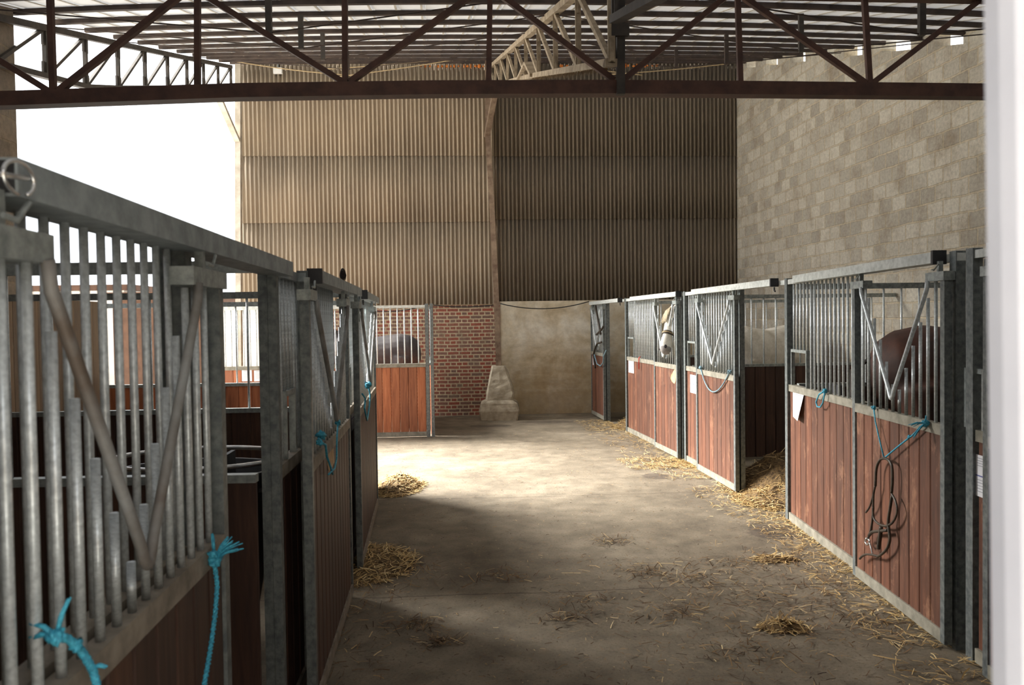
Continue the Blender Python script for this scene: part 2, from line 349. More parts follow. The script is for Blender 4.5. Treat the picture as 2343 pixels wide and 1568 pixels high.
# roof sheets
mb = MB(); ys = [0.45 + i * 1.0 for i in range(16)] + [16.45]
us = []
u = -3.85
while u < 6.4:
    us += [(u, 0), (u + 0.20, 0), (u + 0.215, 0.028), (u + 0.24, 0.028)]; u += 0.255
nv = len(us)
vs = [(uX(u, y), y, roofz(uX(u, y), y) + dz) for y in ys for u, dz in us]
fs = [(j * nv + i, j * nv + i + 1, (j + 1) * nv + i + 1, (j + 1) * nv + i) for j in range(len(ys) - 1) for i in range(nv - 1)]
mb.add(vs, fs); rf = struct(mb, 'ceiling', M['roof'], 'pale ribbed metal roof sheets over the barn')
# dusty rib seams under the sheets
mb = MB(); k = 0
u = -3.85 + 0.21
while u < 6.3:
    for j in range(len(ys) - 1):
        a, b_ = ys[j], ys[j + 1]
        mb.bar((uX(u, a), a, roofz(uX(u, a), a) - 0.003), (uX(u, b_), b_, roofz(uX(u, b_), b_) - 0.003), 0.022, 0.006)
    u += 0.255
struct(mb, 'ceiling', M['roofrib'], 'dusty seams running down the roof sheets')

# back wall: corrugated sheets above, brick and plaster below
def corrugated(x0, x1, dy, z0s, m, label):
    mb = MB(); n = int((x1 - x0) / 0.01)
    for r, (z0, z1) in enumerate(z0s):
        off = dy - 0.012 * r
        vs = []
        for zi in (0, 1):
            for i in range(n + 1):
                x = x0 + (x1 - x0) * i / n
                zt = (z0, z1)[zi] if z1 is not None else (z0, roofz(x, backY(x)) + 0.1)[zi]
                vs.append((x, backY(x) + off + 0.028 * math.sin(2 * math.pi * x / 0.081), zt))
        mb.add(vs, [(i, i + 1, n + 2 + i, n + 1 + i) for i in range(n)])
    o = struct(mb, 'wall_back', m, label, True)
    s_ = o.modifiers.new('thick', 'SOLIDIFY'); s_.thickness = 0.007
    return o
XL = onWall(549, 400, (0, 15.95), (1, 16.01)).x; XM = onWall(1134, 600, (0, 15.95), (1, 16.01)).x; XR = onWall(1690, 400, (0, 15.95), (1, 16.01)).x
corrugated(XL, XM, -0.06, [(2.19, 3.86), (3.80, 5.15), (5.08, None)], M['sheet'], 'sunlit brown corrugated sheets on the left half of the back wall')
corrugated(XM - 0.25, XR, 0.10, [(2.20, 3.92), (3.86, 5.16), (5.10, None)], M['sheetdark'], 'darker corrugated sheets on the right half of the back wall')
def wallseg(p, q, z0, z1, th, m, name, label):
    """straight upright wall, local x along it, local y away from the aisle"""
    p, q = Vector((p[0], p[1], 0)), Vector((q[0], q[1], 0)); L = (q - p).length
    o = MB().box(0, L, 0, th, z0, z1).build(name, m); o.location = p; o.rotation_euler.z = math.atan2(q.y - p.y, q.x - p.x)
    o['kind'] = 'structure'; o['label'] = label; return o
bY = lambda x, d=0.0: (x, backY(x) + d)
XP = onWall(1145, 800, (0, 15.95), (1, 16.01)).x
wallseg(bY(-4.0), bY(XP), 0, 2.24, 0.25, M['brick'], 'wall_back', 'red brick lower wall left of the steel column')
wallseg(bY(XP, 0.03), bY(XR + 0.1, 0.03), 0, 2.24, 0.25, M['plaster'], 'wall_back', 'stained ochre plaster lower wall right of the steel column')
wallseg(bY(-5.75, -0.02), bY(-4.0, -0.02), 0, 2.20, 0.3, M['whitewall'], 'wall_back', 'white rendered end of the lower back wall')

# right block wall with a row of gaps under the roof
RC = Vector((XR, backY(XR), 0)); RD = Vector((0.0963, -0.995, 0)).normalized()
def rt_t(px):
    kk = (px - CX) / F_PX; return (kk * RC.y - RC.x) / (RD.x - kk * RD.y)
gaps = []
for a, b_ in ((1713, 1733), (1757, 1783), (1816, 1846), (1892, 1911), (1935, 1975), (2020, 2085), (2140, 2204)):
    gaps.append((rt_t(a), rt_t(b_)))
cuts = sorted([-0.2] + [t for g in gaps for t in g] + [15.6])
mb = MB()
for a, b_ in zip(cuts[:-1], cuts[1:]):
    mid = (a + b_) / 2; gap = any(g[0] < mid < g[1] for g in gaps)
    steps = max(1, int((b_ - a) / 0.5))
    for i in range(steps):
        s0, s1 = a + (b_ - a) * i / steps, a + (b_ - a) * (i + 1) / steps
        def top(t):
            p = RC + RD * t; return roofz(p.x, p.y) - (0.15 if gap else -0.02)
        vs = [(s0, 0, 0), (s1, 0, 0), (s1, 0.2, 0), (s0, 0.2, 0), (s0, 0, top(s0)), (s1, 0, top(s1)), (s1, 0.2, top(s1)), (s0, 0.2, top(s0))]
        mb.add(vs, [(0, 3, 2, 1), (4, 5, 6, 7), (0, 1, 5, 4), (1, 2, 6, 5), (2, 3, 7, 6), (3, 0, 4, 7)])
rw = struct(mb, 'wall_right', M['block'], 'tall bare concrete block wall on the right'); rw.location = RC; rw.rotation_euler.z = math.atan2(RD.y, RD.x)

# left side: block wall near, low planks, open beyond
LU = -3.70
def LP(y, d=0.0): return (uX(LU, y) + d, y)
mb = MB(); yy = [0.45 + (7.28 - 0.45) * i / 12 for i in range(13)]
for a, b_ in zip(yy[:-1], yy[1:]):
    (xa, _), (xb, _) = LP(a), LP(b_)
    vs = [(xa, a, 0), (xb, b_, 0), (xb - .22, b_, 0), (xa - .22, a, 0), (xa, a, roofz(xa, a) - .0), (xb, b_, roofz(xb, b_) - .0), (xb - .22, b_, roofz(xb, b_)), (xa - .22, a, roofz(xa, a))]
    mb.add([(y_ , -x_, z_) for x_, y_, z_ in vs], [(0, 1, 2, 3), (4, 7, 6, 5), (0, 4, 5, 1), (1, 5, 6, 2), (2, 6, 7, 3), (3, 7, 4, 0)])
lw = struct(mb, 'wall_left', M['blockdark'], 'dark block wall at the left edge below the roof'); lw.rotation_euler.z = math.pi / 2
mb = MB(); y = 0.6
while y < 8.8:
    (xa, _), (xb, _) = LP(y, 0.08), LP(y + 0.145, 0.08)
    mb.bar(((xa + xb) / 2, y + 0.072, 0.02), ((xa + xb) / 2, y + 0.072, 2.12), 0.142, 0.03, (1, 0.09, 0)) if False else mb.add(
        [(xa, y, 0.02), (xb, y + .143, 0.02), (xb - .03, y + .143, 0.02), (xa - .03, y, 0.02), (xa, y, 2.12), (xb, y + .143, 2.12), (xb - .03, y + .143, 2.12), (xa - .03, y, 2.12)],
        [(0, 1, 2, 3), (4, 7, 6, 5), (0, 4, 5, 1), (1, 5, 6, 2), (2, 6, 7, 3), (3, 7, 4, 0)])
    y += 0.148
struct(mb, 'wall_left', M['plank'], 'brown vertical planks closing the outer side of the left stalls')

# front wall with the doorway the photo is taken through
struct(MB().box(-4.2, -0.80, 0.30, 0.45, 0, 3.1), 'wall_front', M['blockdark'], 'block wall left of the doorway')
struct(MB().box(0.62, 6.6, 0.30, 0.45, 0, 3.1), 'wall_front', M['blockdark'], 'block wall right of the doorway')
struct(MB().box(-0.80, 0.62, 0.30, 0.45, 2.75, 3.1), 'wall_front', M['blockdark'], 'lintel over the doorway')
struct(MB().box(-14, 16, -6.5, -5.5, -0.12, 4.6), 'wall_sky_blocker', M['blockdark'], 'added unseen wall behind the camera that blocks low sky light')  # added out of view to cut low sky light through the doorway
# ---------------------------------------------------------------- white jamb
J0 = onY(2251, 0, 0.635); J1 = onY(2270, 1568, 0.635)
lean = (J1.x - J0.x) / (J1.z - J0.z)
prof = [(0.0, 0.035), (0.001, 0.018), (0.006, 0.006), (0.014, 0.002), (0.024, 0.010), (0.030, 0.012), (0.034, 0.004), (0.060, 0.0), (0.30, 0.0), (0.30, 0.035)]
vs = []
for z in (0.0, 2.74):
    x0 = J0.x + (z - J0.z) * lean
    vs += [(x0 + a, 0.60 + b_, z) for a, b_ in prof]
n = len(prof)
mb = MB().add(vs, [(i, (i + 1) % n, (i + 1) % n + n, i + n) for i in range(n)] + [tuple(range(n - 1, -1, -1)), tuple(range(n, 2 * n))])
struct(mb, 'door_1', M['jamb'], 'white painted door frame at the right edge, very near')

# ---------------------------------------------------------------- stall fronts
BAR = None
def bar_at(x, y, z0, z1, parent, r=0.0098, name='bar'):
    global BAR
    if BAR is None:
        n = 10; vs = [(0.0125 * math.cos(2 * math.pi * k / n), 0.0125 * math.sin(2 * math.pi * k / n), z) for z in (0, 1) for k in range(n)]
        me = bpy.data.meshes.new('bar'); me.from_pydata(vs, [], [(k, (k + 1) % n, (k + 1) % n + n, k + n) for k in range(n)] + [tuple(range(n - 1, -1, -1)), tuple(range(n, 2 * n))])
        me.materials.append(M['bar']); me.shade_smooth(); BAR = bpy.data.objects.new('bar', me)
        o = BAR
    else: o = BAR.copy()
    COL.objects.link(o); o.parent = parent; o.location = (x, y, z0); o.scale = (r / 0.0125, r / 0.0125, z1 - z0)
    return o
def boards(x0, x1, y0, y1, z0, z1, w=0.135):
    mb = MB(); n = max(1, round((x1 - x0) / w)); w = (x1 - x0) / n
    for i in range(n): mb.box(x0 + i * w + 0.0018, x0 + (i + 1) * w - 0.0018, y0, y1, z0, z1, 0.008)
    return mb
class Front:
    """one stall front; local x left to right seen from the aisle, local y into the stall"""
    def __init__(s, p, q, H, mid, label, group='galvanised stall fronts with red-brown boards', name='stall_front', woodm='wood'):
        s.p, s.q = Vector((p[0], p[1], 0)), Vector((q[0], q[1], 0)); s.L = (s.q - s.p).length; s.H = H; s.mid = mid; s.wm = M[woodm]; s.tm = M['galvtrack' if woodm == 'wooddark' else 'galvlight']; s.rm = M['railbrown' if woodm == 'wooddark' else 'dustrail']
        s.rz = math.atan2(s.q.y - s.p.y, s.q.x - s.p.x); s.root = thing(name, label, 'horse stall', s.p, s.rz, group)
        s.d = (s.q - s.p).normalized(); s.n = Vector((-s.d.y, s.d.x, 0))
    def w(s, x, y, z): return s.p + s.d * x + s.n * y + Vector((0, 0, z))
    def at(s, px, py, off=0.0):      # point on the front (off = towards the aisle)
        return onWall(px, py, s.p, s.q, off)
    def lx(s, px, py=800, off=0.0): return (s.at(px, py, off) - s.p).dot(s.d)
    def post(s, x, w=0.055, h=None, label=None):
        h = h or s.H; o = MB().box(x - w / 2, x + w / 2, -0.026, 0.026, 0, h).box(x - w / 2 - 0.006, x + w / 2 + 0.006, -0.030, -0.025, 0, h).build('post', M['poststeel'], s.root); return o
    def rail(s, x0, x1): MB().box(x0, x1, -0.022, 0.03, s.H - 0.055, s.H - 0.012).build('top_rail', s.tm, s.root)
    def track(s, x0, x1, cap_at):
        t = MB().box(x0, x1, -0.095, -0.028, s.H - 0.058, s.H + 0.004).build('door_track', s.tm, s.root)
        if cap_at is None: return
        c = MB().box(cap_at - 0.012, cap_at + 0.012, -0.100, -0.023, s.H - 0.066, s.H + 0.012)
        c.tube([(cap_at, -0.06, s.H - 0.07), (cap_at, -0.06, s.H - 0.10), (cap_at + 0.02, -0.06, s.H - 0.11)], 0.008, 6)
        c.build('end_stop_or_shade', M['cap'], t)
    def panel(s, x0, x1, hatch=None, step=0.086, top=None):
        H, m_ = s.H, s.mid; zt = (top or H) - 0.055
        boards(x0, x1, -0.006, 0.022, 0.085, m_ - 0.055).build('board_panel', s.wm, s.root)
        MB().box(x0, x1, -0.020, 0.035, m_ - 0.06, m_).build('middle_rail', s.rm, s.root)
        MB().box(x0, x1, -0.022, 0.04, 0.012, 0.088).build('bottom_rail', s.rm, s.root)
        n = max(1, int(round((x1 - x0) / step)))
        for i in range(1, n):
            x = x0 + (x1 - x0) * i / n
            z0 = m_
            if hatch and hatch[0] < x < hatch[1]: z0 = m_ + 0.31
            bar_at(x, 0.005, z0, zt, s.root)
        if hatch:
            a, b_ = hatch; h = MB()
            h.box(a - 0.008, a + 0.008, -0.012, 0.02, m_, m_ + 0.32).box(b_ - 0.008, b_ + 0.008, -0.012, 0.02, m_, m_ + 0.32).box(a, b_, -0.012, 0.02, m_ + 0.295, m_ + 0.32)
            h.build('feed_hatch', M['galv'], s.root)
            tr = MB(); tr.box(a + .02, b_ - .02, 0.04, 0.30, m_ - 0.16, m_ - 0.14).box(a + .02, b_ - .02, 0.28, 0.30, m_ - 0.16, m_ + 0.02); tr.build('feed_trough', M['rubber'], s.root)
    def door(s, x0, x1, off=0.068, vl=None, vr=None, vz=None, rusty=False, step=0.088):
        H, m_ = s.H, s.mid; zt = H - 0.155; y0, y1 = -off - 0.022, -off + 0.022
        f = MB()
        f.box(x0, x0 + 0.045, y0, y1, 0.03, zt).box(x1 - 0.045, x1, y0, y1, 0.03, zt)
        f.box(x0 + .04, x1 - .04, y0 + .012, y1 - .003, m_ - 0.054, m_ - 0.006)
        d = f.build('sliding_door', M['poststeel'], s.root)
        MB().box(x0 + .045, x1 - .045, y0, y1, m_ - 0.06, m_).build('door_rail', s.rm, d)
        MB().box(x0 + .045, x1 - .045, y0, y1, 0.03, 0.10).build('door_rail', s.rm, d)
        boards(x0 + .045, x1 - .045, y0 + .01, y1 - .006, 0.10, m_ - 0.058).build('door_boards', s.wm, d)
        w = x1 - x0; vl = x0 + 0.17 if vl is None else vl; vr = x1 - 0.17 if vr is None else vr; vz = m_ + 0.09 if vz is None else vz
        c = (vl + vr) / 2; ys = y0 - 0.012
        pts = [(vl, ys, zt), (vl + 0.01, ys, zt - 0.05)]
        for k in range(0, 9):
            t = -1 + k / 4.0; xx = c + 0.035 * t; pts.append((xx, ys, vz + 0.05 * t * t))
        pts += [(vr - 0.01, ys, zt - 0.05), (vr, ys, zt)]
        MB().tube(pts, 0.013, 8).build('v_guard', M['rustbar'] if rusty else M['bar'], d, True)
        def vline(x):
            if x <= vl or x >= vr: return zt
            t = abs(x - c) / ((vr - vl) / 2); return vz + (zt - vz) * t
        n = max(2, int(round((w - 0.09) / step)))
        for i in range(1, n):
            x = x0 + 0.045 + (w - 0.09) * i / n; bar_at(x, (y0 + y1) / 2, m_, vline(x), d)
        for (a, b_) in ((x0 - 0.01, vl + 0.03), (vr - 0.03, x1 + 0.01)):
            hm = MB().box(a, b_, y0 - 0.010, y1 + 0.01, zt - 0.005, zt + 0.045)
            xm = a + 0.04 if a < c and vl < a else (a + b_) / 2
            hm.box(xm - 0.012, xm + 0.012, -off - 0.012, -off + 0.012, zt + 0.04, H - 0.05)
            hm.tube([(xm - .03, -off - 0.03, zt + 0.06), (xm, -off - 0.035, H - 0.10), (xm + 0.05, -off - 0.03, H - 0.065)], 0.005, 6)
            hm.build('door_hanger', M['galv'], d)
        return d
M['rustbar'] = simple('rusty_pipe', (0.12, 0.095, 0.075), (0.30, 0.31, 0.31), 4, 0.6, 0.2)

RH, RM = 2.20, 1.245
# far right unit (door slid open)
RG = 'stall fronts along the right side of the aisle'
d0 = Front((1.60, 15.93), (1.872, 13.34), RH, RM, 'farthest right stall front, door slid open beside the plaster wall, dark bridle on it', RG)
d0.post(0.03); d0.rail(0, d0.L)
d0.panel(0.07, 1.28)
d0.door(0.20, 1.32); d0.track(0.10, d0.L - 0.12, d0.L - 0.10); MB().box(1.28, 1.33, -0.03, 0.03, 0, RH).build('post', M['poststeel'], d0.root)
# A
A = Front((1.885, 13.28), (2.238, 10.50), RH, RM, 'right stall front with the white horse looking out over its door', RG)
xd = A.lx(1499, 800, 0.068)
A.post(0.035); A.rail(0, A.L); A.panel(0.07, xd + 0.02, (0.12, 0.44)); A.door(xd, A.L - 0.03, vl=xd + .06, vr=A.L - .15)
A.post(A.L - 0.035); A.track(0.55, A.L - 0.05, A.L - 0.03)
# B
B = Front((2.243, 10.44), (2.506, 7.36), RH, RM, 'right stall front with its door slid open and a blue rope hung across it', RG)
x0, x1 = B.lx(1596, 820, .068), B.lx(1686, 850, .068)
B.post(0.035); B.rail(0, B.L); B.panel(0.07, x1 - 0.05, (0.12, 0.42)); MB().box(x1 - 0.055, x1 - 0.005, -0.026, 0.02, 0, RH).build('post', M['poststeel'], B.root)
B.door(x0, x1, vl=x0 + .10, vr=x1 - .14); B.track(0.55, B.L - 0.16, B.L - 0.14)
# C
C = Front((2.506, 7.34), (2.451, 4.41), RH, RM, 'nearest complete right stall front with a bridle hanging on its closed door', RG)
xd = C.lx(1957, 800, 0.068); xe = C.lx(2170, 800, .068)
C.post(0.035); C.rail(0, C.L); C.panel(0.07, xd + 0.03, (C.lx(1813), C.lx(1847))); C.door(xd, xe, vl=C.lx(1977, 660, .08), vr=C.lx(2131, 640, .08))
C.post(C.L - 0.03); C.track(0.42, C.L - 0.14, C.L - 0.12)
# D
D = Front((2.447, 4.30), (2.40, 1.5), RH, RM, 'right stall front cut off by the white door frame, notice sheet on its boards', RG)
xd = D.lx(2259, 800, 0.068)
D.post(0.03); D.rail(0, D.L); D.panel(0.07, 1.30, (D.lx(2213), D.lx(2253))); D.door(xd, xd + 1.4); D.post(D.L - 0.04); D.track(0.3, D.L - 0.2, D.L - 0.18)

LH, LM = 2.12, 1.215
LG = 'stall fronts along the left side of the aisle'
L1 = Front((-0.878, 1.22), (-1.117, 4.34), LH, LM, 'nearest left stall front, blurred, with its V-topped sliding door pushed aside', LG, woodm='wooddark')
xa, xb = L1.lx(-110, 800, .068), L1.lx(499, 900, .068)
L1.panel(0.02, 1.14); L1.rail(0.0, L1.L); xt = L1.lx(41, 400, .095); L1.track(xt, L1.lx(652, 600, .06), None)
MB().box(xt - .004, xt + .002, -.090, -.033, LH - .053, LH - .001).build('end_stop_or_shade', M['cap'], L1.root)  # black plate painted in for the shade inside the hollow track end
L1.door(xa, xb, vl=L1.lx(92, 600, .09), vr=L1.lx(443, 640, .09), vz=L1.at(320, 1306, .10).z, rusty=True, step=0.080)
MB().box(1.10, 1.16, -0.03, 0.05, 0, LH).build('post', M['poststeel'], L1.root)
xq = L1.lx(638, 700, .03)
MB().box(xq - .05, xq, -0.03, 0.008, 0, LH).box(xq - .045, xq - .005, .010, 0.050, 0, LH).build('post', M['poststeel'], L1.root)
L1.panel(xq, L1.L - 0.03, (L1.lx(648), L1.lx(668)))
L1.post(0.0)
g = MB(); cpt = L1.at(36, 408, 0.11); 
ringc = ((cpt - L1.p).dot(L1.d), (cpt - L1.p).dot(L1.n), cpt.z)
g.tube([(ringc[0] + 0.045 * math.cos(t), ringc[1] - 0.005, ringc[2] + 0.026 * math.sin(t)) for t in [math.radians(-60 + 12 * k) for k in range(28)]], 0.0035, 6)
g.tube([(ringc[0] - 0.10, ringc[1], ringc[2] - 0.008), (ringc[0] + 0.035, ringc[1], ringc[2] + 0.006)], 0.005, 6)
g.build('safety_ring', M['chrome'], L1.root, True)
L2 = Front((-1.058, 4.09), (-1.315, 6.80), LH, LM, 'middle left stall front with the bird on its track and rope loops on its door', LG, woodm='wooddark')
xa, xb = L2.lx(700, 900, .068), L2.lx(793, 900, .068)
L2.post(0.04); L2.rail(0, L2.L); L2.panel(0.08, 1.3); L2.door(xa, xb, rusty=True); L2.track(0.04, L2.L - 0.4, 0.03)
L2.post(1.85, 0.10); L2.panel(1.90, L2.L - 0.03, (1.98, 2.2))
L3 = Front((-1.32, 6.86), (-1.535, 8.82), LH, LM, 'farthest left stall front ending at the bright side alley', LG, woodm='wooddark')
xa = L3.lx(816, 900, .068)
L3.post(0.04); L3.rail(0, L3.L); L3.panel(0.08, L3.L - 0.08); L3.door(xa, L3.lx(858, 1000, .068), rusty=True); L3.post(L3.L - 0.03); L3.track(0.04, L3.L - .02, 0.03)

# frontal stall beyond the alley
g1 = onY(985, 1005, 13.0)
E = Front((-4.9, 12.80), (g1.x, 13.02), 2.14, 1.19, 'stall front facing us across the alley, black horse behind its bars', 'stall fronts facing the alley', woodm='woodorange')
E.post(0.03); E.rail(0, E.L); E.track(0.3, E.L - 1.0, 0.28)
xm = E.lx(860); E.post(xm - 1.3, 0.07); E.panel(0.06, xm - 1.3, step=0.1); E.panel(xm - 1.3, E.L - 0.06, step=0.108)
for xx, w_ in ((E.L - 0.03, 0.055), (E.L + 0.045, 0.05)): MB().box(xx - w_ / 2, xx + w_ / 2, -0.03, 0.06, 0, 2.15).build('post', M['poststeel'], E.root)
MB().box(E.L + 0.02, E.L + 0.06, 0.05, 0.09, 2.02, 2.14).build('end_stop_or_shade', M['cap'], E.root)

# partitions between stalls
def partition(p, q, H, mid, label, woodm='wooddark', step=0.17, brace=False):
    P = Front(p, q, H, mid, label, 'barred partitions between the stalls', 'stall_partition', woodm)
    MB().box(0.03, P.L, -0.018, 0.018, 0.03, mid - 0.03).build('board_panel', P.wm, P.root) if False else boards(0.03, P.L, -0.018, 0.018, 0.03, mid - 0.03, 0.14).build('board_panel', P.wm, P.root)
    MB().box(0.03, P.L, -0.025, 0.025, mid - 0.035, mid).build('middle_rail', M['galv'], P.root)
    MB().box(0.03, P.L, -0.02, 0.02, H - 0.05, H).build('top_rail', M['galv'], P.root)
    n = int(P.L / step)
    for i in range(1, n):
        bar_at(P.L * i / n, 0, mid, H - 0.04, P.root, 0.009)
    return P
partition((g1.x + 0.02, 13.10), (g1.x + 0.02 - .0965 * 2.7, 15.62), 2.12, 1.19, 'edge-on partition between the black horse stall and the brick wall corner', 'woodorange')
def rwall(y): t = (RC.y - y) / 0.995; return (RC + RD * t).x - 0.02
partition((1.93, 13.31), (rwall(13.6), 13.6), 2.15, RM, 'barred partition behind the farthest right stall opening')
partition((2.31, 10.47), (rwall(10.72), 10.72), 2.15, RM, 'barred partition in front of the white horse body, seen through the open stall', step=0.155)
partition((2.57, 7.35), (rwall(7.5), 7.5), 2.15, RM, 'barred partition behind the bay horse, seen through the nearest right door', step=0.16)
partition((2.52, 4.35), (rwall(4.45), 4.45), 2.15, RM, 'barred partition at the near end of the bay horse stall', step=0.16)
p1 = partition((LP(3.35)[0] + 0.1, 3.35), (-1.095, 3.43), LH, LM, 'nearest barred partition on the left, behind the open doorway', step=0.24)
p2 = partition((LP(6.05)[0] + 0.1, 6.05), (-1.29, 6.2), LH - 0.02, LM, 'second barred partition on the left', step=0.24)
p3 = partition((LP(8.8)[0] + 0.1, 8.8), (-1.58, 8.88), LH - 0.02, LM, 'farthest barred partition on the left, beside the bright alley', 'woodorange', step=0.42)

# ---------------------------------------------------------------- steelwork
# lattice girder across the frame
GP, GQ = (0.0, 5.29), (1.0, 5.386)
def G(px, py, dy=0.0): p = onWall(px, py, (GP[0], GP[1] + dy), (GQ[0], GQ[1] + dy)); return p
gr = thing('lattice_girder', 'dark rust-brown lattice girder crossing the whole picture under the roof', 'beam', (0, 5.29, 3.3))
def gbuild(mb, name, m=None):
    for i, v in enumerate(mb.v): mb.v[i] = (v[0], v[1] - 5.29, v[2] - 3.3)
    return mb.build(name, m or M['rust'], gr)
chord = [(-210, 250, 32), (40, 243, 28), (540, 226, 29), (1000, 219, 29), (1410, 217.5, 29), (1750, 220, 29), (2250, 225, 29), (2560, 229, 29)]
mb = MB()
for (a, ya, ha), (b_, yb, hb) in zip(chord[:-1], chord[1:]):
    P, Q = G(a, ya - ha / 2), G(b_, yb - hb / 2)
    mb.bar(P, Q, 0.10, 0.088)
gbuild(mb, 'bottom_chord')
mb = MB(); mb.bar(G(-300, 222), G(40, 222), .02, .02) if False else None
TZ = 4.02
def gt(px):     # top chord point above a pixel column
    p = G(px, 200); return Vector((p.x, p.y, TZ + 0.006 * p.x))
mb = MB().bar(gt(-210), gt(2560), 0.09, 0.09); gbuild(mb, 'top_chord')
verts = [(-215, -210, 250), (115, 122, 212), (452, 452, 200), (789, 790, 192), (1121, 1118, 189), (1688, 1694, 191), (1978, 1990, 195), (2290, 2300, 200)]
for xt, xb_, yb in verts:
    P = G(xb_, yb); T = G(xt, 0); d = (T - P).normalized(); T2 = P + d * ((TZ - P.z) / d.z)
    gbuild(MB().bar(P, T2, 0.034, 0.034, (0, 1, 0)), 'web_post')
def diag(xb_, yb, xt, yt):
    P = G(xb_, yb); T = G(xt, yt); d = (T - P).normalized(); T2 = P + d * ((TZ - P.z) / d.z)
    gbuild(MB().bar(P, T2, 0.036, 0.036, (0, 1, 0)), 'web_diagonal')
for a in ((135, 208, 400, 0), (118, 212, -30, 120), (785, 188, 500, 10), (800, 188, 1066, 0), (1405, 184, 1160, 0), (1425, 184, 1652, 0), (1980, 191, 1710, 0), (1995, 191, 2243, 0), (2010 + 640, 215, 2320, 0)): diag(*a)
# dark stanchion pair at the truss end
st = thing('steel_stanchion', 'black steel stanchion where the pale truss meets the girder', 'post', G(1411, 100))
def sbuild(mb, name, m):
    o = Vector(st.location)
    for i, v in enumerate(mb.v): mb.v[i] = tuple(Vector(v) - o)
    return mb.build(name, m, st)
P, Q = G(1420, 217, -0.06), G(1420, -60, -0.06); sbuild(MB().bar(P, Q, 0.052, 0.05, (0, 1, 0)), 'upright', M['darksteel'])
P, Q = G(1402, 154, 0.08), G(1402, -60, 0.08); sbuild(MB().bar(P, Q, 0.055, 0.05, (0, 1, 0)), 'upright', M['darksteel'])
P, Q = G(1419, 83, -0.10), G(1419, 55, -0.10); sbuild(MB().bar(P, Q, 0.115, 0.03, (0, 1, 0)), 'bracket_plate', M['darksteel'])

def truss(name, label, chords_u, nodesY, botz, m, w=0.045, gus=True, ybeg=None):
    """rafter truss running up the slope; u fixes its line, nodesY the panel points, botz(y) bottom chord height"""
    u = chords_u; y_far, y_near = nodesY[0], nodesY[-1]
    o = thing(name, label, 'roof truss', (uX(u, y_near), y_near, botz(y_near)))
    org = Vector(o.location)
    def bld(mb, nm):
        for i, v in enumerate(mb.v): mb.v[i] = tuple(Vector(v) - org)
        return mb.build(nm, m, o)
    T = lambda y: Vector((uX(u, y), y, roofz(uX(u, y), y) - 0.115))
    Bp = lambda y: Vector((uX(u, y), y, botz(y)))
    mb = MB()
    for a, b_ in zip(nodesY[:-1], nodesY[1:]): mb.bar(T(a), T(b_), 0.07, 0.06)
    bld(mb, 'top_chord')
    mb = MB()
    for a, b_ in zip(nodesY[:-1], nodesY[1:]): mb.bar(Bp(a), Bp(b_), 0.075, 0.05)
    bld(mb, 'bottom_chord')
    for i, y in enumerate(nodesY):
        mb = MB().bar(Bp(y), T(y), w, w * 0.8, (0, 1, 0))
        if gus:
            mb.bar(Bp(y) , Bp(y) + Vector((0, 0, 0.13)), 0.02, 0.10, (0, 1, 0)); mb.bar(T(y) - Vector((0, 0, 0.17)), T(y), 0.02, 0.09, (0, 1, 0))
        bld(mb, 'web_post')
        if i < len(nodesY) - 1:
            bld(MB().bar(Bp(nodesY[i + 1]) if i % 2 or True else Bp(y), T(y) if False else T(nodesY[i]), w * 0.8, w * 0.8), 'web_diagonal')
    return o, T, Bp
ct_nodes = [15.75 - 1.165 * k for k in range(10)]
# centre truss: bottom chord from measured points
def cb(y):
    pts = [(5.1, 3.47), (5.35, 3.53), (9.0, 4.56), (11.35, 5.20), (15.95, 6.42)]
    for (a, za), (b_, zb) in zip(pts[:-1], pts[1:]):
        if y <= b_: return za + (zb - za) * (y - a) / (b_ - a)
    return pts[-1][1]
ctr, cT, cB = truss('roof_truss', 'pale dust-covered roof truss running back to the middle column', 1.176, ct_nodes, cb, M['trussdust'])
mb = MB(); org = Vector(ctr.location); yk = 9.55
k0, k1, k2 = cB(9.05), cB(9.6) + Vector((0, 0, 0.16)), cB(10.4)
for a, b_ in ((k0, k1), (k1, k2)): mb.bar(a, b_, 0.13, 0.035)
for i, v in enumerate(mb.v): mb.v[i] = tuple(Vector(v) - org)
mb.build('splice_plate', M['trussdust'], ctr)
# straw dust fringe hanging from the chord
mb = MB()
for i in range(420):
    y = random.uniform(5.4, 9.2); p = cB(y) + Vector((random.uniform(-.035, .035), 0, -0.025)); l = random.uniform(0.01, 0.055)
    mb.add([p, p + Vector((0.006, 0.004, 0)), p + Vector((random.uniform(-.01, .01), 0.0, -l))], [(0, 1, 2)])
for i, v in enumerate(mb.v): mb.v[i] = tuple(Vector(v) - org)
tag(mb.build('straw_fringe', M['trussdust'], ctr), kind='stuff')
# left truss on the open side
lt_nodes = [15.1 - 0.91 * k for k in range(9)] + [6.9, 6.0]
def lb(y):
    return 4.45 + (y - 8.87) * 0.292 if y > 8.87 else 4.45 + (y - 8.87) * 0.18
ltr, lT, lB = truss('roof_truss', 'dark roof truss along the open left side against the sky', LU + 0.02, lt_nodes, lb, M['darksteel'], 0.04)
# truss nearer than the girder
nt_nodes = [5.15, 4.15, 3.15, 2.15]
def nb(y): return 3.78 + (y - 5.3) * SL
truss('roof_truss', 'dark end of the next roof truss rising out of the picture top', 1.176, nt_nodes, lambda y: min(nb(y), roofz(0.8, y) - 0.36), M['darksteel'])

